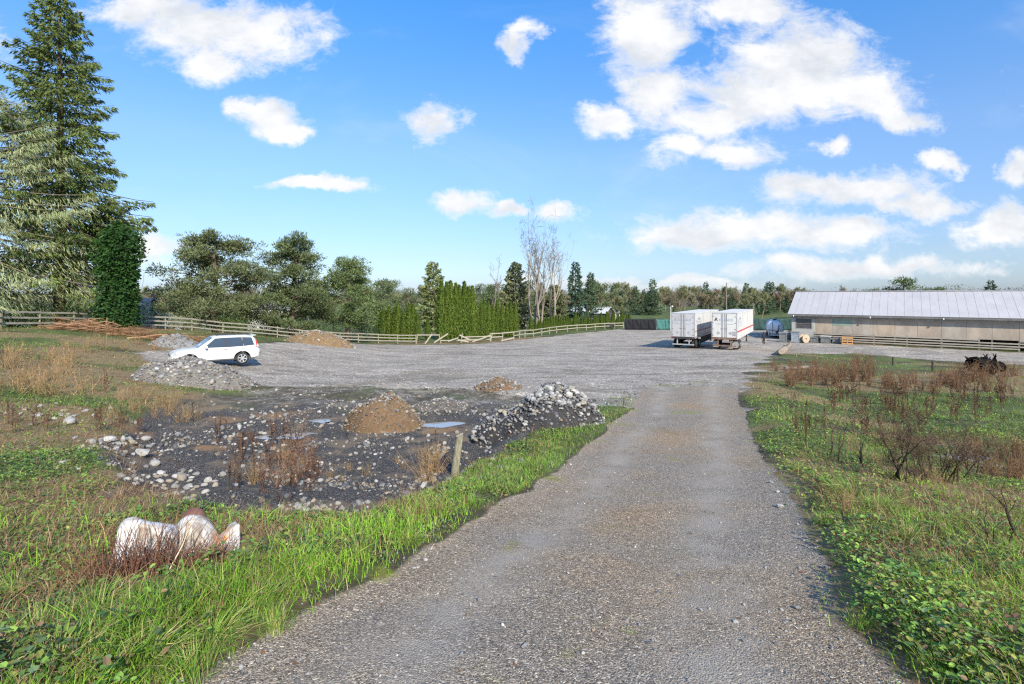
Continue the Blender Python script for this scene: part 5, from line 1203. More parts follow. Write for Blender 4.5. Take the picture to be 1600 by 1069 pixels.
# ------------------------------------------------------------------ tank, person, crates, log, barn
def tank():
    al = pbr('tank_metal', (.80, .80, .79), .42, .1, .12, 2.5, .04, 12, (.4, .42, .45), .4, 1.2); dk = pbr('dark_fitting', (.05, .055, .07), .6, .2, .3, 4); st = pbr('tank_frame', (.55, .57, .6), .5, .3, .15, 4); rub = MATS['tyre_rubber']
    p = at(1211, 82); rz = -.45
    t = empty('tank_trailer', p, rz, 'round silver tank on a low frame beside the barn corner', 'tank')
    cz = 1.62; R = 1.2
    g = Geo(); n = 28; an = np.arange(n) * 2 * math.pi / n; prof = [(0, -.42), (.5, -.38), (.85, -.22), (.97, -.05), (1, .08), (1, 6.9), (.85, 7.15), (0, 7.3)]
    rings = [[(math.cos(a) * R * 1.04 * k, y, cz + math.sin(a) * R * k) for a in an] for (k, y) in [(max(q, .02), y) for q, y in prof]]
    g.loft(rings); g.build('tank_shell', al, t, smooth=True, recalc=True)
    for y in (.1, 2.3, 4.5, 6.8):
        g = Geo(); g.tube([(math.cos(a) * R * 1.055, y, cz + math.sin(a) * R * 1.015) for a in np.linspace(0, 2 * math.pi, 29)], .035, 6, cap=False); g.build('hoop', st, t)
    g = Geo(); g.lathe([(.3, 0), (.3, .22), (.24, .26), (0, .28)], 16, 'Z', (0, 1.0, cz + R - .05)); g.build('manhole', dk, t)
    g = Geo(); g.lathe([(.12, 0), (.12, .25), (0, .26)], 10, 'Z', (.3, .3, cz + R - .1)); g.build('vent', st, t)
    g = Geo(); g.tube([(-.35, -.5, cz + 1.0), (-.35, -.55, cz), (-.35, -.45, cz - 1.0)], .03, 6); g.build('sight_pipe', dk, t)
    g = Geo(); g.tube([(.55, -.45, cz + .5), (.5, -.62, cz - .1), (.35, -.62, cz - .7), (.15, -.6, cz - .9)], .06, 8); g.build('hose', dk, t)
    g = Geo(); g.lathe([(0, -.12), (.17, -.1), (.2, 0), (.17, .1), (0, .12)], 12, 'Y', (.28, -.55, cz - .55)); g.build('valve', dk, t)
    g = Geo(); g.tube([(-.9, -.35, cz - .2), (-.6, -.55, cz - .35), (-.1, -.6, cz - .35), (.2, -.6, cz - .55)], .04, 6); g.build('pipe', dk, t)
    for sx in (-1, 1):
        g = Geo(); g.box((sx * .95, -.35, .85), (.12, .12, .8)); g.build('frame_post', st, t)
        g = Geo(); g.box((sx * .8, 3.4, .55), (.14, 7.6, .22)); g.build('frame_beam', dk, t)
    g = Geo(); g.box((0, -.35, .5), (2.1, .12, .14)); g.build('frame_sill', st, t)
    for y in (4.4, 5.6):
        for sx in (-1, 1):
            w = empty('wheel', (sx * 1.05, y, .5)); w.parent = t; g = Geo(); g.lathe([(.0, -.1), (.28, -.14), (.46, -.15), (.5, 0), (.46, .15), (.28, .14), (0, .1)], 20, 'X'); g.build('tyre', rub, w, smooth=True)
tank()

def person():
    """standing figure in black, weight on one leg, arms hanging, seen from behind"""
    J = {'pel': (0, 0, .95), 'sp': (0, .01, 1.15), 'ch': (0, .0, 1.36), 'nk': (0, .01, 1.50), 'nk2': (0, .015, 1.56), 'hd': (0, .02, 1.64), 'top': (0, .015, 1.73),
         'hl': (-.10, 0, .90), 'kl': (-.12, .04, .50), 'al': (-.13, -.03, .09), 'tl': (-.14, .12, .04), 'hr': (.10, 0, .90), 'kr': (.13, .07, .50), 'ar': (.15, .04, .09), 'tr': (.17, .19, .04),
         'sl': (-.19, 0, 1.42), 'el': (-.27, -.02, 1.14), 'wl': (-.27, .08, .90), 'pl': (-.27, .11, .82), 'sr': (.19, 0, 1.42), 'er': (.28, -.01, 1.14), 'wr': (.24, .12, .92), 'pr': (.22, .16, .86)}
    Rr = {'pel': .155, 'sp': .14, 'ch': .16, 'nk': .06, 'nk2': .055, 'hd': .095, 'top': .075, 'hl': .105, 'kl': .07, 'al': .05, 'tl': .045, 'hr': .105, 'kr': .07, 'ar': .05, 'tr': .045, 'sl': .075, 'el': .055, 'wl': .038, 'pl': .04, 'sr': .075, 'er': .055, 'wr': .038, 'pr': .04}
    E = ['pel-sp', 'sp-ch', 'ch-nk', 'nk-nk2', 'nk2-hd', 'hd-top', 'pel-hl', 'hl-kl', 'kl-al', 'al-tl', 'pel-hr', 'hr-kr', 'kr-ar', 'ar-tr', 'ch-sl', 'sl-el', 'el-wl', 'wl-pl', 'ch-sr', 'sr-er', 'er-wr', 'wr-pr']
    fing = []
    for s, w in (('l', 'pl'), ('r', 'pr')):
        b = np.array(J[w]); sg = -1 if s == 'l' else 1
        for k, (dy, ln) in enumerate([(-.028, .06), (-.009, .075), (.011, .07), (.03, .055)]):
            J[f'f{s}{k}'] = tuple(b + (0, dy, -.05)); J[f'g{s}{k}'] = tuple(b + (-sg * .02, dy * 1.1 + .012, -.05 - ln)); Rr[f'f{s}{k}'] = .0095; Rr[f'g{s}{k}'] = .008; E += [f'{w}-f{s}{k}', f'f{s}{k}-g{s}{k}']
        J[f't{s}'] = tuple(b + (-sg * .035, .035, -.02)); Rr[f't{s}'] = .0105; E.append(f'{w}-t{s}')
    names = list(J); me = bpy.data.meshes.new('person_base'); me.from_pydata([J[n] for n in names], [tuple(names.index(q) for q in e.split('-')) for e in E], [])
    tmp = bpy.data.objects.new('person_tmp', me); COL.objects.link(tmp)
    sk = tmp.modifiers.new('skin', 'SKIN'); sk.use_smooth_shade = True
    for v, n in zip(me.skin_vertices[0].data, names): v.radius = (Rr[n] * (1.25 if n in ('pel', 'sp', 'ch') else 1), Rr[n] * (.8 if n in ('pel', 'sp', 'ch') else 1)); v.use_root = n == 'pel'
    ss = tmp.modifiers.new('sub', 'SUBSURF'); ss.levels = 2; ss.render_levels = 2
    dg = bpy.context.evaluated_depsgraph_get(); ev = bpy.data.meshes.new_from_object(tmp.evaluated_get(dg)); bpy.data.objects.remove(tmp)
    cloth = pbr('black_clothing', (.018, .017, .02), .85, 0, .3, 6, .3, 30); skin = pbr('skin', (.42, .26, .19), .6, 0, .08, 8); hairm = pbr('dark_hair', (.03, .022, .017), .7, 0, .3, 30)
    ev.materials.clear(); ev.materials.append(cloth); ev.materials.append(skin)
    for p in ev.polygons:
        c = p.center; p.use_smooth = True; p.material_index = 1 if (c.z > 1.53 or (c.z < .87 and abs(c.x) > .18 and c.z > .6)) else 0
    ev.name = 'person'; gp = at(1193.5, 70.5); o = link('person', ev, None, gp, (0, 0, .35)); o.scale = (1.03,) * 3
    tag(o, 'person in black clothes standing on the gravel near the silver tank', 'person')
    g = Geo(); g.lathe([(.02, 1.765), (.07, 1.755), (.105, 1.71), (.115, 1.65), (.11, 1.60), (.095, 1.58)], 16, 'Z', (0, -.005, 0)); g.build('hair', hairm, o, smooth=True)
    g = Geo(); g.lathe([(.0, .02), (.014, .0), (.018, -.03), (0, -.04)], 8, 'Z', (0, .125, 1.65)); g.build('nose', skin, o, smooth=True)
person()

def barn():
    r = np.random.default_rng(55)
    c0 = to_px(1237, 77.7); c0z = H(*c0); d = Vector((1.3, -1, 0)).normalized()
    rz = math.atan2(d.y, d.x)
    wallm = pbr('barn_siding', (.44, .43, .40), .8, 0, .12, 1.5, .1, 10, (.3, .28, .24), .4, .7); dark = pbr('barn_inside_shade', (.05, .045, .04), .95, 0, .3, 1)
    plys = [pbr('plywood_%d' % k, c, .85, 0, .16, .9, .1, 10, (.27, .22, .17), .55, .5, stretch=(1, 1, .4)) for k, c in enumerate([(.42, .345, .27), (.40, .335, .27), (.44, .355, .27), (.39, .345, .29)])]
    greenp = pbr('green_panel', (.25, .33, .27), .8, 0, .15, 1.0); roofm = pbr('roof_metal', (.43, .415, .42), .6, .0, .08, .35, .03, 4, (.36, .335, .31), .5, .35, stretch=(1, .4, 1)); trim = pbr('roof_trim', (.15, .145, .14), .7, 0, .2, 2); ridge = pbr('ridge_cap', (.55, .55, .57), .5, .3, .1, 2)
    glass = pbr('window_mesh', (.09, .085, .085), .35, 0, .3, 3); beam = pbr('header_board', (.36, .35, .32), .8, 0, .15, 1.2, .1, 10, (.25, .23, .2), .4, .8)
    t = empty('barn', (c0[0], c0[1], c0z), rz, 'long low barn with pale metal roof and plywood-boarded side', 'barn')
    Lg, hw, ze, zr = 44.0, 7.2, 4.1, 7.35           # local x along the wall, local y into the building (away from the camera)
    base = lambda s: 0.0
    # shell: back wall, ends, and a near-black sheet painted as the shade inside
    for (n_, c, s) in [('back_wall', (Lg / 2, 2 * hw, ze / 2 - .5), (Lg, .2, ze + 1)), ('end_wall', (Lg - .1, hw, ze / 2 - .5), (.2, 2 * hw - .2, ze + 1)), ('inner_shade', (Lg / 2, 3.0, ze / 2 - .5), (Lg - .4, .12, ze + 1))]:
        g = Geo(); g.box(c, s); g.build(n_, wallm if n_ != 'inner_shade' else dark, t)
    g = Geo(); g.box((.1, hw, ze / 2 - .5), (.2, 2 * hw - .2, ze + 1)); g.build('end_wall', wallm, t)
    for xg in (.12, Lg - .12):
        g = Geo(); g.add([(xg - .08, .1, ze), (xg - .08, 2 * hw - .1, ze), (xg - .08, hw, zr - .12), (xg + .08, .1, ze), (xg + .08, 2 * hw - .1, ze), (xg + .08, hw, zr - .12)], [np.array([[0, 1, 2], [5, 4, 3]]), np.array([[0, 3, 4, 1], [1, 4, 5, 2], [2, 5, 3, 0]])]); g.build('gable', wallm, t)
    # corner bay of upright boards with a meshed window
    k = 0; x = 0.0
    while x < 3.0:
        w = .16; lo, hi = (-.6, 3.4)
        if .62 < x + w / 2 < 2.6: hi = 1.85
        g = Geo(); g.box((x + w / 2, .02 + .006 * (k % 2), (lo + hi) / 2), (w - .012, .06, hi - lo)); g.build('siding_board', wallm, t); x += w; k += 1
    win = Geo(); win.box((1.62, .06, 2.62), (1.96, .03, 1.5)); wo = win.build('window', glass, t)
    for (c, s) in [((1.62, .015, 3.40), (2.1, .07, .09)), ((1.62, .015, 1.84), (2.1, .07, .09)), ((.60, .015, 2.62), (.09, .07, 1.6)), ((2.64, .015, 2.62), (.09, .07, 1.6)), ((1.62, .02, 2.6), (1.96, .05, .06))]:
        g = Geo(); g.box(c, s); g.build('window_frame', trim if s[0] < 2 else beam, wo)
    g = Geo(); g.box((Lg / 2, .05, 3.76), (Lg - .1, .1, .66)); g.build('header', beam, t)
    # plywood sheets
    x = 3.02; k = 0
    while x < Lg - .5:
        w = 2.44 if k else 2.2
        if k == 1:
            g = Geo(); g.box((x + w / 2, .06, 2.95), (w - .02, .03, .95)); g.build('green_panel', greenp, t)
            g = Geo(); g.box((x + w / 2, .06, 1.87), (w - .02, .03, 1.17)); g.build('plywood_sheet', plys[3], t)
        else:
            g = Geo(); g.box((x + w / 2, .06 + r.uniform(-.012, .012), 2.36), (w - .025, .03, 2.14)); g.build('plywood_sheet', plys[r.integers(4)], t)
        if k % 2 == 0:
            g = Geo(); g.box((x, .16, 1.4), (.16, .14, 4.2)); g.build('wall_post', trim, t)
        x += w; k += 1
    # roof sheets, both slopes
    n = 48; w = (Lg + 1.0) / n; sl = math.atan2(zr - ze, hw); Ls = math.hypot(zr - ze, hw) + .65
    for s in (0, 1):
        for k in range(n):
            a = Vector((-.5 + w * (k + .5), 0, 0)); g = Geo()
            lowy = -.65 * math.cos(sl) + .0; lowz = ze - .65 * math.sin(sl) + .12
            p0 = Vector((a.x, lowy, lowz)); p1 = Vector((a.x, hw, zr + .12 - .0)) 
            if s: p0.y = 2 * hw - p0.y
            off = .003 * (k % 2)
            g.add([(a.x - w / 2, p0.y, p0.z + off), (a.x + w / 2 - .0012, p0.y, p0.z + off), (a.x + w / 2 - .0012, p1.y, p1.z + off), (a.x - w / 2, p1.y, p1.z + off),
                   (a.x - w / 2, p0.y, p0.z + off - .05), (a.x + w / 2 - .0012, p0.y, p0.z + off - .05), (a.x + w / 2 - .0012, p1.y, p1.z + off - .05), (a.x - w / 2, p1.y, p1.z + off - .05)],
                  np.array([[0, 1, 2, 3], [7, 6, 5, 4], [0, 4, 5, 1], [1, 5, 6, 2], [2, 6, 7, 3], [3, 7, 4, 0]]))
            sheet = g.build('roof_sheet', roofm, t)
            if s == 0:
                g = Geo(); g.bar((a.x - w / 2 + .03, p0.y, p0.z + .012), (a.x - w / 2 + .03, p1.y - .1, p1.z + .012), .012, .008); g.build('seam', roofm, sheet)
    g = Geo(); g.bar((-.55, hw, zr + .18), (Lg + .55, hw, zr + .18), .42, .06); g.build('ridge_cap', ridge, t)
    g = Geo(); g.box((Lg / 2, -.66, ze - .22), (Lg + 1, .06, .24)); g.build('fascia', trim, t)
    g = Geo(); g.box((Lg / 2, -.3, ze - .06), (Lg + .9, .66, .03)); g.build('soffit', trim, t)
    for xx in (.35, 9.8, 17.6):
        g = Geo(); g.lathe([(.03, .05), (.09, .0), (.07, -.16), (0, -.18)], 10, 'Z', (xx, -.78, ze - .25)); g.build('yard_lamp', MATS['white_paint'], t)
    # board fence along the open foot of the wall
    f = empty('board_fence', (c0[0], c0[1], c0z), rz, 'grey board fence along the open foot of the barn wall', 'fence')
    x = 3.05; i = 0
    while x < 40:
        L = 3.6; zz = lambda q: 0.0
        g = Geo(); g.box((x, -.55, .55), (.14, .14, 1.9)); g.build('post', M_WOOD, f)
        for k, hh in enumerate((.28, .60, .92, 1.24)):
            if (i == 5 and k == 3) or (i == 6 and k == 0): continue
            g = Geo(); g.box((x + L / 2, -.655, hh + r.normal(0, .012)), (L - .03, .04, .17)); g.build('rail', M_PALE, f)
        x += L; i += 1
    return t, d, Vector((c0[0], c0[1], c0z))
BARN, BD, BC = barn()

def barn_clutter():
    nrm = Vector((-BD.y, BD.x, 0)); nrm = -nrm if nrm.y > 0 else nrm      # towards the camera
    def spot(s, out): p = BC + BD * s + nrm * out; return Vector((p.x, p.y, H(p.x, p.y)))
    rz = math.atan2(BD.y, BD.x); r = np.random.default_rng(56)
    orange = pbr('orange_wood', (.46, .25, .10), .8, 0, .15, 4); grey = pbr('grey_crate', (.16, .17, .17), .8, 0, .25, 4); conc = pbr('pale_cap', (.55, .53, .5), .8, 0, .15, 4); tan = pbr('tan_ply', (.42, .34, .24), .8, 0, .12, 4); bluegrey = pbr('blue_grey_crate', (.22, .25, .29), .7, 0, .25, 4)
    # orange slatted crate on end
    t = empty('pallet', spot(7.2, 2.0), rz + .15, 'orange slatted pallet crate standing before the barn fence', 'pallet')
    for x in (-.6, 0, .6):
        g = Geo(); g.box((x, 0, .5), (.1, .8, 1.0)); g.build('bearer', orange, t)
    for y in (-.42, .42):
        for z in (.12, .48, .9):
            g = Geo(); g.box((0, y, z), (1.34, .03, .19)); g.build('slat', orange, t)
    for k in range(5):
        g = Geo(); g.box((0, -.36 + k * .18, 1.02), (1.34, .14, .03)); g.build('top_slat', orange, t)
    def crate(p, rot, size, mat, lid, label, name='crate'):
        w, dd, h = size; t = empty(name, p, rot, label, 'crate')
        g = Geo(); g.box((0, 0, h / 2), (w, dd, h)); g.build('body', mat, t)
        for x in (-w / 2 + .06, w / 2 - .06):
            for y in (-dd / 2 - .02, dd / 2 + .02):
                g = Geo(); g.box((x, y, h / 2), (.1, .04, h)); g.build('batten', mat, t)
        for z in (.12, h - .12):
            g = Geo(); g.box((0, -dd / 2 - .045, z), (w, .03, .1)); g.build('rail', mat, t)
        if lid is not None:
            g = Geo(); g.box((0, 0, h + .05), (w + .12, dd + .12, .09)); g.build('lid', lid, t)
    crate(spot(4.6, 1.5), rz, (1.2, .9, .95), grey, conc, 'dark crate with a pale lid between barn wall and orange pallet')
    crate(spot(3.2, 1.4), rz, (1.0, .9, .8), grey, None, 'dark open-topped crate nearest the barn corner boards')
    crate(spot(5.9, 1.4), rz, (.9, .9, .8), grey, None, 'dark open-topped crate hard by the orange pallet')
    crate(spot(.9, 3.0), rz + .2, (1.05, 1.0, 1.45), bluegrey, grey, 'tall blue-grey crate between the tank and the cable reel')
    crate(spot(-.6, 3.2), rz + .1, (1.0, 1.0, 1.35), grey, bluegrey, 'grey crate with bluish lid nearest the silver tank')
    t = empty('cable_reel', spot(2.1, 3.0) + Vector((0, 0, .62)), rz + .9, 'tan wooden cable reel on edge beside the barn corner', 'reel')
    for s in (-.3, .3):
        g = Geo(); g.lathe([(.1, s), (.1, s - .03), (.62, s - .03), (.62, s + .03), (.1, s + .03), (.1, s)], 26, 'Y'); g.build('flange', tan, t)
    g = Geo(); g.lathe([(.33, -.3), (.33, .3)], 18, 'Y'); g.build('drum', tan, t)
    # old log with broken pale end beside the yard
    bark = pbr('old_log', (.27, .22, .175), .9, 0, .35, 3, .8, 12, (.14, .1, .075), .7, 2.0); cut = pbr('log_end', (.40, .32, .23), .8, 0, .2, 8)
    a = G(1222, 556); b = G(1234, 540); a.z += .27; b.z += .34
    t = empty('fallen_log', a, 0, 'weathered pale log lying at the yard edge by brown reeds', 'log'); v = b - a; q = np.linspace(0, 1, 7)[:, None]
    pts = np.array(v)[None] * q + r.normal(0, .06, (7, 3)); g = Geo(); g.tube(pts, [.30, .34, .31, .27, .29, .24, .17], 12); g.build('trunk', bark, t, smooth=True)
    g = Geo(); e = pts[0]; dv = np.array(v.normalized()); g.tube([e + dv * .02, e - dv * .03], [.28, .25], 12); g.build('cut_end', cut, t)
    for (s, L) in [(.35, .7), (.6, .9)]:
        p = pts[0] + (pts[-1] - pts[0]) * s; g = Geo(); g.tube([p, p + np.array([.35 * L, -.2, .55 * L])], [.12, .05], 7); g.build('branch_stub', bark, t)
    g0 = G(1250, 578); t = Geo(); t.bar((-1.0, 0, .12), (1.0, .25, .18), .22, .14); o = t.build('plank', M_PALE, None); o.location = g0; tag(o, 'pale plank lying in the brown reeds right of the log', 'plank')
    # blackened root wad in the field
    blk = pbr('charred_wood', (.010, .009, .009), .95, 0, .5, 3, 1.0, 9, (.022, .02, .018), .4, 2.5, spec=.1)
    p0 = G(1530, 590); t = empty('black_stump', p0, 0, 'charred black uprooted stump lying in reeds before the barn', 'stump'); t.scale = (.56, .8, .74); t.rotation_euler = (0, 0, .25)
    g = Geo(); m = 9; q = np.linspace(0, 1, m)[:, None]; pts = np.array([-.9, 0, 1.0]) + q * np.array([3.4, -.3, -.35]) + r.normal(0, .07, (m, 3)); g.tube(pts, np.array([.5, .62, .5, .66, .48, .6, .38, .42, .16]), 9); o = g.build('trunk', blk, t)
    for k in range(15):
        a = r.uniform(0, 6.28); L = r.uniform(.5, 1.1); st = np.array([-.75, 0, 1.0]); e = st + np.array([-.55 * r.uniform(.1, 1.2), math.cos(a) * .7, math.sin(a) * .8]) * L
        g = Geo(); g.tube([st, (st + e) / 2 + r.normal(0, .1, 3), e], [.2, .12, .03], 6); g.build('root', blk, t)
    for k in range(18):
        x = r.uniform(-.6, 2.3); g = Geo(); g.tube([(x, 0, .6), (x + r.normal(0, .2), -.2, 1.2 + r.uniform(0, .4)), (x + r.normal(0, .4), -.3, 1.25 + r.uniform(0, .6))], [.12, .06, .02], 5); g.build('branch_stub', blk, t)
    for (px, py, h) in [(1457, 580, 16), (1395, 572, 14), (1465, 600, 8)]:
        q = G(px, py); g = Geo(); g.tube([(0, 0, -.2), (.02, 0, h / (F / q.y))], [.07, .06], 7, (.08, .06, .045)); o = g.build('stake', M_BARK, None); o.location = q; tag(o, 'short dark wooden stake in the field left of the black stump', 'stake', 'dark stakes in the field')
barn_clutter()

# ------------------------------------------------------------------ white car
def car():
    paint = pbr('white_car_paint', (.62, .62, .61), .25, 0, .03, 2, 0, 10, (.45, .43, .39), .35, 1.6, spec=.6); gl = pbr('car_glass', (.035, .045, .055), .05, 0, .1, 2, spec=.9); blk = pbr('black_trim', (.02, .02, .022), .6, 0, .2, 6); rub = MATS['tyre_rubber']; alloy = pbr('alloy_wheel', (.60, .60, .61), .35, .6, .1, 6); red = pbr('tail_lens', (.5, .05, .045), .2, 0, .1, 6); lens = pbr('head_lens', (.55, .58, .62), .1, .3, .15, 10); chrome = pbr('grille_chrome', (.5, .5, .52), .25, .8, .1, 5); grey = pbr('under_grey', (.07, .07, .072), .8, 0, .2, 5); plate = pbr('plate', (.7, .72, .74), .5, 0, .1, 8)
    p = at(336, 29.8); hd = math.atan2(-.62, -.80)
    t = empty('parked_car', p, hd, 'white estate-style sport utility car parked behind the gravel heap', 'car')
    AX = (1.35, -1.28); RW = .345; AR = .43
    xs = sorted(set(list(np.linspace(-2.24, 2.24, 33)) + [a + q for a in AX for q in np.linspace(-.43, .43, 15)]))
    def ztop(x): return float(np.interp(x, [-2.24, -2.15, -1.9, .7, .95, 1.5, 1.95, 2.15, 2.24], [.86, .98, 1.0, 1.0, 1.035, .985, .90, .80, .62]))
    def zbot(x):
        b = float(np.interp(x, [-2.24, -2.0, -1.7, 1.7, 2.0, 2.24], [.42, .34, .30, .30, .30, .36]))
        for a in AX:
            if abs(x - a) < AR: b = max(b, RW + math.sqrt(AR * AR - (x - a) ** 2) - .02)
        return b
    def wid(x): return float(np.interp(x, [-2.24, -2.12, -1.8, 1.5, 1.95, 2.15, 2.24], [.66, .80, .875, .88, .84, .72, .58]))
    rings = []
    for x in xs:
        zt, zb, w = ztop(x), zbot(x), wid(x); zb = min(zb, zt - .12); zm = max(zb + .02, min(.66, zt - .08))
        half = [(0, zb), (w - .10, zb), (w - .015, zb + .04 * (zm > zb + .05)), (w, zm), (w - .015, zm + (zt - zm) * .5), (w - .05, zt - .035), (w - .13, zt), (w * .5, zt + .012), (0, zt + .02)]
        rings.append([(x, y, z) for y, z in half] + [(x, -y, z) for y, z in half[-2:0:-1]])
    g = Geo(); g.loft(rings)
    # cabin
    XR = [-2.16, -2.12, -2.0, -1.86, -1.5, -.8, -.1, .14, .30, .55, .80, .98]; ZR = [1.0, 1.16, 1.45, 1.60, 1.655, 1.675, 1.665, 1.63, 1.53, 1.35, 1.17, 1.03]
    def sidey(z, zr): return .835 - (z - .98) * .235
    cab = []
    for x, zr in zip(XR, ZR):
        a = max(zr - .07, .985); half = [(sidey(.98, zr), .98), (sidey(a, zr), a), (sidey(a, zr) - .07, zr - .012 if zr > 1.05 else zr), (.3, zr + .012), (0, zr + .015)]
        cab.append([(x, y, z) for y, z in half] + [(x, -y, z) for y, z in half[-2::-1]])
    g.loft(cab); o = g.build('body', paint, t, smooth=True, recalc=True)
    md = o.modifiers.new('edge', 'EDGE_SPLIT'); md.split_angle = R_(38)
    g = Geo(); g.box((0, 0, .36), (3.9, 1.5, .2)); g.build('underbody', grey, t)
    def sheet(name, pts, mat, parent=t, th=.012):
        pts = [Vector(q) for q in pts]; n = (pts[1] - pts[0]).cross(pts[2] - pts[0]).normalized(); k = len(pts); V = [q for q in pts] + [q - n * th for q in pts]
        g = Geo(); g.add([tuple(q) for q in V], [np.array([list(range(k))]), np.array([list(range(k, 2 * k))[::-1]])] + [np.array([[i, i + k, (i + 1) % k + k, (i + 1) % k]]) for i in range(k)]); return g.build(name, mat, parent, recalc=True)
    for s in (1, -1):
        def q(x, z, o=.012): return (x, s * (sidey(z, 2) + o), z)
        sheet('door_window', [q(.66, 1.06), q(.30, 1.37), q(.10, 1.555), q(-.42, 1.575), q(-.42, 1.04)], gl)
        sheet('door_window', [q(-.50, 1.04), q(-.50, 1.575), q(-1.26, 1.565), q(-1.32, 1.06)], gl)
        sheet('quarter_window', [q(-1.36, 1.06), q(-1.31, 1.56), q(-1.78, 1.53), q(-1.92, 1.10)], gl)
        for (x0, x1) in ((-.42, -.50), (-1.29, -1.34)): sheet('window_pillar', [q(x0, 1.045, .014), q(x0, 1.57, .014), q(x1, 1.57, .014), q(x1, 1.045, .014)], blk)
        for a in AX:
            w = empty('wheel', (a, s * .76, RW)); w.parent = t
            gg = Geo(); gg.lathe([(.22, -.10), (.30, -.11), (.335, -.08), (.345, 0), (.335, .08), (.30, .11), (.235, .10)], 30, 'Y'); gg.build('tyre', rub, w, smooth=True)
            gg = Geo(); gg.lathe([(.245, s * .10), (.225, s * .10), (.215, s * .03), (0, s * .03)], 26, 'Y', mi=1); gg.lathe([(.245, s * .10), (.245, s * .108), (.222, s * .108), (.215, s * .09)], 26, 'Y')
            for k in range(6):
                an = k * math.pi / 3 + .2; gg.bar((math.cos(an) * .04, s * .085, math.sin(an) * .04), (math.cos(an) * .225, s * .098, math.sin(an) * .225), .03 if k < 0 else .035, .062)
            gg.lathe([(.06, s * .09), (.05, s * .105), (0, s * .108)], 14, 'Y'); gg.build('rim', [alloy, blk], w)
            gg = Geo(); an = np.linspace(-.15, math.pi + .15, 17); gg.tube([(a + math.cos(q_) * .435, s * .872, RW + math.sin(q_) * .435 - .01) for q_ in an], .018, 5); gg.build('arch_trim', blk if s < 2 else paint, t)
        gg = Geo(); gg.bar((.88, s * .885, .335), (-.83, s * .885, .335), .03, .07); gg.build('sill_trim', grey, t)
        gg = Geo(); gg.tube([(.05, s * .60, 1.70), (-.1, s * .60, 1.735), (-1.5, s * .60, 1.725), (-1.75, s * .60, 1.67)], .02, 6); gg.build('roof_rail', blk, t)
        gg = Geo(); gg.loft([[(.55 + dx, s * (.86 + y), 1.10 + z) for (dx, z) in ((-.05, -.06), (.06, -.05), (.08, .05), (-.05, .07))] for y in (0, .06, .16, .2)]); gg.build('mirror', paint, t, recalc=True)
        for x in (-.30, -1.20):
            gg = Geo(); gg.bar((x, s * .89, .93), (x - .2, s * .89, .93), .025, .03); gg.build('door_handle', paint, t)
        for x in (.72, -.46):
            gg = Geo(); gg.bar((x, s * .8765, .42), (x, s * .8665, .96), .006, .008); gg.build('door_seam', grey, t)
        sheet('headlight', [(2.0, s * .825, .885), (2.19, s * .66, .77), (2.235, s * .52, .66), (2.19, s * .70, .64), (1.93, s * .86, .73)], lens, th=.02)
        sheet('tail_lamp', [(-2.13, s * .80, .98), (-2.07, s * .78, 1.30), (-1.97, s * .745, 1.50), (-1.99, s * .79, 1.28), (-2.02, s * .84, .98)], red, th=.02)
        gg = Geo(); gg.lathe([(0, .03), (.06, .02), (.07, 0), (0, -.02)], 12, 'X', (2.205, s * .56, .46)); gg.build('fog_lamp', lens, t)
        gg = Geo(); gg.bar((-2.21, s * .70, .60), (-2.21, s * .55, .60), .03, .06); gg.build('reflector', red, t)
    sheet('windscreen', [(.965, -.72, 1.06), (.965, .72, 1.06), (.235, .60, 1.60), (.235, -.60, 1.60)], gl)
    sheet('rear_window', [(-2.155, .66, 1.12), (-2.155, -.66, 1.12), (-1.96, -.58, 1.54), (-1.96, .58, 1.54)], gl)
    g = Geo(); g.box((2.245, 0, .70), (.02, .56, .16)); g.build('grille', blk, t)
    g = Geo(); g.box((2.26, 0, .70), (.015, .14, .17)); g.build('grille_badge', chrome, t)
    g = Geo(); g.box((2.25, 0, .42), (.03, .8, .12)); g.build('lower_intake', blk, t)
    g = Geo(); g.box((2.268, 0, .54), (.012, .36, .13)); g.build('number_plate', plate, t)
    g = Geo(); g.box((-2.255, 0, .52), (.06, 1.3, .18)); g.build('rear_bumper', grey, t)
    g = Geo(); g.loft([[(-1.80, y, 1.65), (-2.05, y, 1.66), (-2.07, y, 1.635), (-1.82, y, 1.61)] for y in (-.58, -.2, .2, .58)]); g.build('spoiler', paint, t, recalc=True)
    g = Geo(); g.tube([(.35, -.45, 1.58), (.38, -.45, 1.60)], .01, 4); g.build('aerial_base', blk, t)
car()

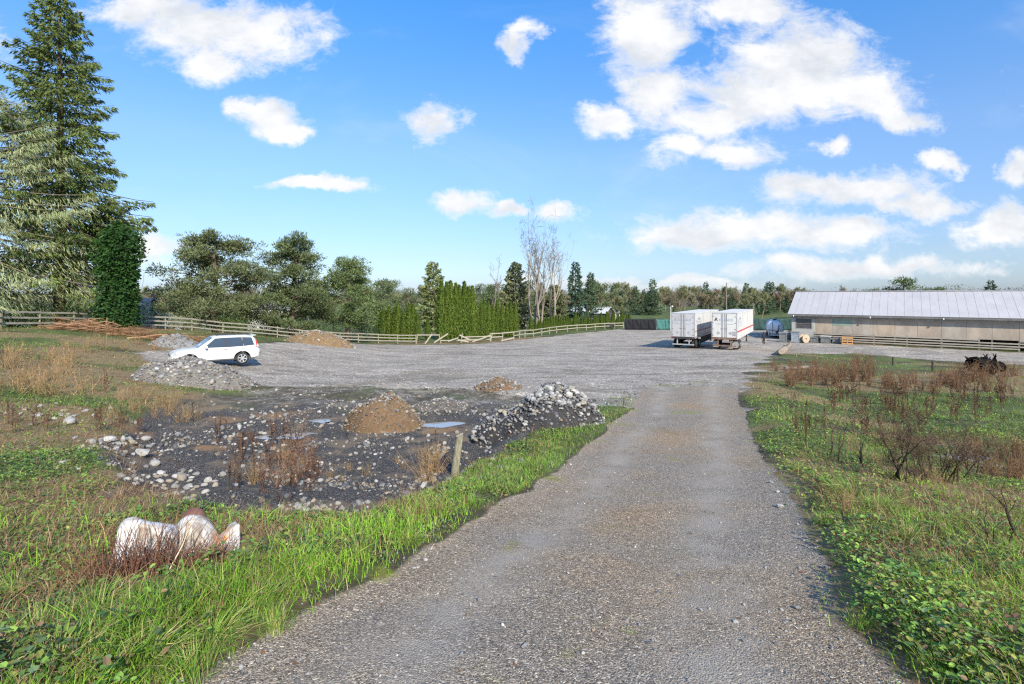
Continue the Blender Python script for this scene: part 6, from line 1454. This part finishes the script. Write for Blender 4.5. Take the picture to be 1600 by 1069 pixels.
# ------------------------------------------------------------------ near things: broken tub, post, dead shrubs, brush pile, houses
def tub():
    m, t_, o_ = new_mat('stained_fibreglass')
    P = t_.node('ShaderNodeTexCoord').outputs['Object']
    c = t_.mix(t_.smooth(t_.noise(P, 2.2, 6, .6), .35, .7), (.52, .49, .455, 1), (.64, .625, .60, 1))
    stain = t_.smooth(t_.noise(t_.vmath('MULTIPLY', P, (3.5, 3.5, 1.0)), 1.6, 8, .68, .5), .44, .66)
    c = t_.mix(t_.math('MULTIPLY', stain, .9), c, (.27, .20, .13, 1))
    spk = t_.voronoi(P, 22); c = t_.mix(t_.math('MULTIPLY', t_.smooth(spk.outputs['Distance'], .13, .08), .85), c, (.08, .06, .05, 1))
    rust = t_.smooth(t_.vmath('LENGTH', t_.vmath('MULTIPLY', t_.vmath('SUBTRACT', P, (.50, -.22, .22)), (9, 2, 7))), 1.1, .3)
    c = t_.mix(t_.math('MULTIPLY', rust, t_.smooth(t_.noise(P, 14, 6, .7), .36, .6)), c, (.60, .22, .03, 1))
    b = t_.node('ShaderNodeBsdfPrincipled', ins={'Base Color': c, 'Roughness': .42}); bn = t_.node('ShaderNodeBump', ins={'Strength': .25, 'Distance': .02, 'Height': t_.noise(P, 7, 6, .6)}); t_.l.new(bn.outputs[0], b.inputs['Normal']); t_.l.new(b.outputs[0], o_.inputs[0])
    p = G(270, 872); t = empty('broken_tub', p, .52, 'broken white fibreglass tub dumped among brown brambles', 'tub'); t.scale = (.76, .76, .86); t.location.z -= .05
    def shell(name, fn, nu, nv, th=.03):
        V = [fn(u / nu, v / nv) for v in range(nv + 1) for u in range(nu + 1)]
        V = [(x + .018 * math.sin(9 * z + 7 * y + 3 * x), y + .022 * math.sin(8 * x + 11 * z) + .010 * math.sin(23 * x - 17 * z), z + .014 * math.sin(12 * x + 5 * y)) for x, y, z in V]
        fa = np.array([[v * (nu + 1) + u, v * (nu + 1) + u + 1, (v + 1) * (nu + 1) + u + 1, (v + 1) * (nu + 1) + u] for v in range(nv) for u in range(nu)])
        g = Geo(); g.add(V, fa); o = g.build(name, m, t, smooth=True); md = o.modifiers.new('thickness', 'SOLIDIFY'); md.thickness = th; md.offset = 0
        return o
    r = np.random.default_rng(61)
    # tall rounded end: a leaning hood with a soft top edge that folds back
    def hood(u, v):
        x = -.58 + .62 * u + .10 * v * (1 - u); a = v * 1.9
        if a < 1.0: y, z = -.30 + .16 * a + .04 * math.sin(u * 5), .56 * a
        else: y, z = -.14 + .32 * (a - 1.0) / .9, .56 + .05 * math.sin((a - 1) / .9 * 2.6) - .10 * ((a - 1) / .9) ** 2
        corner = (1 - min(1, abs(u - .5) * 2) ** 4); z = z * (.88 + .12 * corner) - .08 * u * v; y = y - .05 * math.sin(u * 3.14) - .05 * math.exp(-((u - .55 - .25 * v) / .05) ** 2) * (v < .55); z = z * (1.08 - .16 * u)
        return (x, y, z - .08)
    shell('end_wall', hood, 22, 20)
    def flank(u, v):
        x = .04 + .10 * v + .04 * math.sin(u * 6); return (x - .03 * u, -.28 + .5 * v, -.08 + .46 * u * (1 - .35 * v) + .03 * math.sin(v * 7))
    shell('inner_flank', flank, 12, 12)
    # dished basin turned over: a smooth dome
    def bowl(u, v):
        a = 2 * math.pi * u; el = math.pi / 2 * v; return (.22 + .26 * math.cos(a) * math.cos(el), .04 + .22 * math.sin(a) * math.cos(el), .02 + .40 * math.sin(el) ** .85)
    shell('basin', bowl, 32, 12)
    # long front lip with the torn, pointed end that stands up
    def lip(u, v):
        x = -.02 + .68 * u; top = .25 - .10 * math.sin(min(1, u * 1.35) * 3.14) + .26 * max(0, u - .55) ** 1.1; return (x + .05 * v * (u > .8), -.30 + .05 * math.sin(u * 8) + .05 * v + .10 * u, -.08 + top * v + .01 * math.sin(u * 30))
    shell('front_lip', lip, 30, 10)
    def ledge(u, v):
        x, y, z = lip(.42 + .58 * u, 1.0); return (x - .03 * v, y + .24 * v * (1 - .5 * u), z - .07 * v * (1 - u) - .01)
    shell('rolled_rim', ledge, 14, 8)
    bm_ = bmesh.new(); bmesh.ops.create_uvsphere(bm_, u_segments=16, v_segments=10, radius=.12); me = bpy.data.meshes.new('clay_pot'); bm_.to_mesh(me); bm_.free(); me.polygons.foreach_set('use_smooth', np.ones(len(me.polygons), bool))
    q = p + Matrix.Rotation(.52, 3, 'Z') @ Vector((.15, .24, .30)); o = link('clay_pot', me, None, q, (0, 0, 0), (1, .8, .75)); me.materials.append(pbr('clay', (.15, .075, .052), .9, 0, .3, 6, .5, 20)); q.z = H(q.x, q.y) + .09; o.location = q + Vector((0, 0, .13)); o.scale = (1, .8, 1.0)
    tag(o, 'rusty brown rounded lump showing behind the broken tub', 'lump')
    # brambles over the tub
    g = Geo()
    for k in range(420):
        x0 = r.uniform(-.62, .55); b = np.array([x0, -.42 - r.uniform(0, .28), -.06]); L = r.uniform(.12, .5) * (1.35 if x0 < 0 else .75)
        e = b + np.array([r.normal(0, .22), r.uniform(-.05, .28), L]); md = (b + e) / 2 + np.array([r.normal(0, .08), -.10, .05])
        q = np.linspace(0, 1, 5)[:, None]; g.tube((1 - q) ** 2 * b + 2 * q * (1 - q) * md + q * q * e, np.linspace(.0046, .0018, 5), 3, np.array([.13, .065, .042]) * r.uniform(.6, 1.7), cap=False)
    n = 7000; x = r.uniform(-.66, .52, n); P0 = np.stack([x, -.50 + r.normal(0, .13, n), -.07 + np.abs(r.normal(0, .12, n)) * np.where(x < 0, 1.25, .8)], 1); D = rdir(n, r) + np.array([0, 0, .3]); D = unit(D)
    blades(g, P0, D, side_of(D, r), r.uniform(.04, .14, n), np.full(n, .0042), rdir(n, r) * .3, vary((.13, .065, .04), n, .45, r))
    o = g.build('bramble', M_DRY); o.location = p; o.rotation_euler = (0, 0, .52); o.scale = (.8, .8, .95); tag(o, 'tangled brown bramble growing over the front of the tub', 'bramble')
    g = Geo(); g.tube([(-.06, -.10, 0), (.02, 0, .22), (.10, .02, .46)], [.006, .005, .003], 5, (.62, .5, .34)); o = g.build('dry_stem', M_BARK); o.location = G(282, 893); tag(o, 'single straw-coloured stem slanting before the tub', 'stem')
tub()

def post():
    p = G(710, 744); k = F / p.y; h = 62 / k
    t = empty('fence_post', p, .3, 'short round weathered wooden post at the verge of the driveway', 'post'); g = Geo()
    zz = np.linspace(-.25, h, 8); r = np.random.default_rng(62); an = np.arange(14) * 2 * math.pi / 14; base = 1 + r.normal(0, .04, 14)
    rings = [[(math.cos(a) * .092 * b * (1.06 - .1 * z / h) + .14 * z, math.sin(a) * .092 * b + .02 * z, z + (.035 * math.cos(a) if q == 7 else 0)) for a, b in zip(an, base)] for q, z in enumerate(zz)]
    g.loft(rings, cap=True); g.build('shaft', M_POST, t, smooth=False)
    cut = pbr('post_top', (.38, .33, .24), .9, 0, .25, 12, .5, 40); top = [(x * .97 + .14 * h * .03, y * .97, z + .004) for x, y, z in rings[-1]]; g = Geo(); g.poly(top); g.build('cut_top', cut, t)
post()

def dead_shrubs():
    r = np.random.default_rng(63)
    def make(px, py, hpx, nst, label, col=(.055, .038, .028), spread=.35, twig=220, thick=.02, twc=(.125, .085, .06)):
        p = G(px, py); h = hpx / (F / p.y) * .70; t = empty('dead_shrub', p, r.uniform(0, 6), label, 'dead shrub'); tips = []
        for k in range(nst):
            g = Geo(); d = unit(np.array([r.normal(0, spread), r.normal(0, spread), 1.0])); grow(g, (r.normal(0, .12) * h, r.normal(0, .12) * h, -.05), d, h * r.uniform(.55, .75), thick * h * r.uniform(.7, 1.3), 2, r, .3, (1, 3), .55, tips, 5, 6, .08, col); g.build('stem', M_BARK, t)
        if twig:
            tp = np.array(tips); q = max(1, twig // len(tp)); P = np.repeat(tp[:, :3], q, 0) + r.normal(0, .10 * h, (len(tp) * q, 3)) * np.array([1, 1, .8]); D = unit(np.repeat(tp[:, 3:], q, 0) + rdir(len(P), r)); g = Geo()
            blades(g, P, D, side_of(D, r), r.uniform(.05, .16, len(P)) * h, np.full(len(P), .008 * h), rdir(len(P), r) * .3, vary(twc, len(P), .35, r)); g.build('twigs', M_DRY, t)['kind'] = 'stuff'
    make(1396, 748, 105, 3, 'black trunked dead shrub left of the brown thicket', (.03, .024, .02), .15, 1100, .03)
    make(1328, 726, 68, 1, 'single black forked dead stem by bright grass', (.03, .024, .02), .12, 20, .035)
    make(1306, 716, 100, 2, 'tall thin leaning dead stem with pale seed heads', (.12, .08, .05), .14, 90, .016, (.3, .2, .12))
    make(1440, 752, 100, 7, 'brown many-stemmed thicket beside the field puddle', (.07, .045, .03), .22, 1800, .02)
    make(1478, 752, 95, 8, 'mossy-stemmed brown thicket nearest the field puddle', (.085, .07, .03), .28, 1600, .02)
    make(1512, 745, 90, 5, 'thinner brown thicket right against the field puddle', (.06, .04, .03), .3, 900, .018)
    make(1418, 755, 70, 3, 'low brown dead shrub between black trunk and thicket', (.09, .05, .035), .22, 500, .02)
    make(1560, 862, 110, 5, 'bent-over dark dead bramble bush by the verge', (.045, .034, .026), .6, 90, .016)
    make(1596, 850, 150, 2, 'tall dark dead stem at the far side of the bent bramble', (.035, .028, .022), .15, 60, .02)
    make(1290, 700, 60, 3, 'thin brown dead shrub beside the driveway verge', (.12, .07, .05), .3, 160, .014)
    make(1000, 640, 34, 1, 'small dark dead sapling at the end of the verge', (.04, .03, .025), .1, 60, .03) if False else None
    make(975, 638, 30, 2, 'small dark dead sapling at the far end of the verge', (.04, .03, .025), .12, 70, .03)
    make(276, 742, 46, 2, 'thin dark dead shrub among rocks left of dark gravel', (.08, .05, .035), .3, 80, .014)
    make(440, 792, 120, 3, 'tall brown dead shrub at the near rim of the hollow', (.09, .05, .035), .3, 420, .010, (.2, .11, .075))
    make(594, 806, 46, 2, 'dark dead stem on the near rim of the hollow', (.05, .035, .028), .25, 60, .016)
    make(690, 742, 48, 5, 'twiggy pinkish dead shrub left of the short wooden post', (.2, .12, .09), .55, 160, .010, (.26, .16, .12))
    make(660, 838, 62, 4, 'pale leafless sapling on the grassy verge', (.42, .36, .25), .5, 26, .009, (.4, .33, .22))
dead_shrubs()

def brush_pile():
    r = np.random.default_rng(64); p = G(212, 526); t = empty('brush_pile', p, 0, 'long heap of brown cut branches below the rail fence', 'brush pile')
    for k in range(70):
        L = r.uniform(1.2, 3.6); a = r.normal(.1, .5); c = np.array([r.uniform(-5.5, 5.5), r.normal(0, .8), abs(r.normal(.15, .25))]); z0 = H(p.x + c[0], p.y + c[1]) - p.z; d = np.array([math.cos(a), math.sin(a), r.normal(0, .14)])
        q = np.linspace(-.5, .5, 5)[:, None]; g = Geo(); g.tube(c + np.array([0, 0, z0 + .1]) + q * d * L + r.normal(0, .06, (5, 3)), np.linspace(.05, .015, 5) * r.uniform(.7, 1.3), 5, np.array([.24, .14, .08]) * r.uniform(.6, 1.6), cap=False); g.build('branch', M_BARK, t)
    g = Geo(); n = 3500; P = np.stack([r.uniform(-6, 6, n), r.normal(0, .9, n), np.abs(r.normal(0, .3, n))], 1); P[:, 2] += height(P[:, 0] + p.x, P[:, 1] + p.y) - p.z; D = unit(rdir(n, r) * np.array([1, 1, .4]) + np.array([0, 0, .15])); blades(g, P, D, side_of(D, r), r.uniform(.15, .6, n), np.full(n, .018), rdir(n, r) * .2, vary((.25, .13, .065), n, .4, r)); g.build('twigs', M_DRY, t)['kind'] = 'stuff'
brush_pile()

def houses():
    wall = pbr('house_wall', (.66, .65, .62), .8, 0, .08, 1); roof = pbr('house_roof', (.17, .17, .18), .85, 0, .2, 1.5); pale = pbr('pale_roof', (.55, .56, .58), .6, .1, .1, 1.5); brown = pbr('brown_roof', (.13, .10, .085), .85, 0, .2, 1.5); tarp = pbr('blue_tarp', (.03, .10, .42), .5, 0, .2, 3); glass = pbr('house_glass', (.05, .06, .07), .1, 0, .1, 1); dark = pbr('dark_wall', (.07, .06, .055), .85, 0, .2, 1)
    def house(px, Y, w, d, h, rh, label, wm, rm, rz=0.0, nwin=3):
        t = empty('house', at(px, Y), rz, label, 'house')
        g = Geo(); g.box((0, d / 2, h / 2 - .5), (w, d, h + 1)); g.build('wall', wm, t)
        for s in (0, 1):
            y0, y1 = (-.4, d / 2) if s == 0 else (d + .4, d / 2); g = Geo(); g.add([(-w / 2 - .4, y0, h - .1), (w / 2 + .4, y0, h - .1), (w / 2 + .4, y1, h + rh), (-w / 2 - .4, y1, h + rh), (-w / 2 - .4, y0, h - .25), (w / 2 + .4, y0, h - .25), (w / 2 + .4, y1, h + rh - .15), (-w / 2 - .4, y1, h + rh - .15)], np.array([[0, 1, 2, 3], [7, 6, 5, 4], [0, 4, 5, 1], [1, 5, 6, 2], [3, 7, 4, 0]])); g.build('roof', rm, t, recalc=True)
        for s in (-1, 1):
            g = Geo(); x = s * (w / 2 - .05); g.add([(x, 0, h - .12), (x, d, h - .12), (x, d / 2, h + rh - .18)], np.array([[0, 1, 2]])); g.build('gable', wm, t)
        for k in range(nwin):
            x = -w / 2 + w * (k + .5) / nwin; g = Geo(); g.box((x, -.02, h * .58), (min(1.3, w / nwin * .5), .06, 1.1)); wo = g.build('window', glass, t)
            g = Geo(); g.box((x, -.03, h * .58 - .6), (min(1.5, w / nwin * .6), .1, .08)); g.build('sill', MATS['white_paint'], wo)
    house(918, 138, 10, 7, 2.6, 1.6, 'low house with pale grey roof behind the young cedar row', dark, pale, -.5, 4)
    house(957, 150, 5, 5, 2.2, 1.0, 'small white shed-like house left of the dark firs', wall, roof, .2, 3)
    house(817, 112, 4.0, 5, 2.4, 1.0, 'small pale cabin at the end of the tall cedar hedge', wall, roof, .3, 2)
    house(1094, 300, 26, 12, 5, 4, 'brown-roofed farmhouse far beyond the field', dark, brown, .1, 5)
    house(170, 62, 6, 6, 3.0, 1.6, 'white house glimpsed between spruce and ivy-clad tree', wall, roof, .1, 3)
    house(212, 70, 5, 5, 3.2, 1.4, 'white gabled house just right of the ivy-clad tree', wall, roof, -.3, 2)
    house(415, 105, 7, 6, 4.5, 1.5, 'pale house showing between the two big pines', wall, roof, .1, 2)
    # blue tarpaulin tent
    p = at(116, 52); t = empty('tarp_shelter', p, .2, 'shelter roofed with a blue tarpaulin beside the spruce trunk', 'shelter')
    for (x, y) in ((-2, 0), (2, 0), (-2, 3), (2, 3)):
        g = Geo(); g.cyl((x, y, -.3), (x, y, 3.6), .05, n=8); g.build('pole', MATS['galvanised_steel'], t)
    n = 12; V = [(-2.3 + 4.6 * i / n, -.3 + 3.6 * j / n, 3.6 + 1.25 * (1 - abs(i / n * 2 - 1)) + .08 * math.sin(i * 2.1 + j)) for j in range(n + 1) for i in range(n + 1)]
    g = Geo(); g.add(V, np.array([[j * (n + 1) + i, j * (n + 1) + i + 1, (j + 1) * (n + 1) + i + 1, (j + 1) * (n + 1) + i] for j in range(n) for i in range(n)])); o = g.build('tarpaulin', tarp, t, smooth=True); o.modifiers.new('thickness', 'SOLIDIFY').thickness = .02
    # trunk with broken orange bark beside the ivy-clad tree
    g = Geo(); g.tube([(0, 0, -.3), (.15, 0, 1.2), (.5, 0, 2.8), (.6, 0, 4.2)], [.28, .24, .15, .05], 8, (.34, .20, .11)); g.tube([(.15, 0, 1.2), (-.3, .1, 2.4), (-.35, .1, 3.6)], [.14, .09, .03], 6, (.3, .19, .12)); o = g.build('dead_tree', M_BARK); o.location = at(206, 46.5); tag(o, 'forked broken trunk with orange bark at the ivy-clad tree', 'tree trunk')
houses()
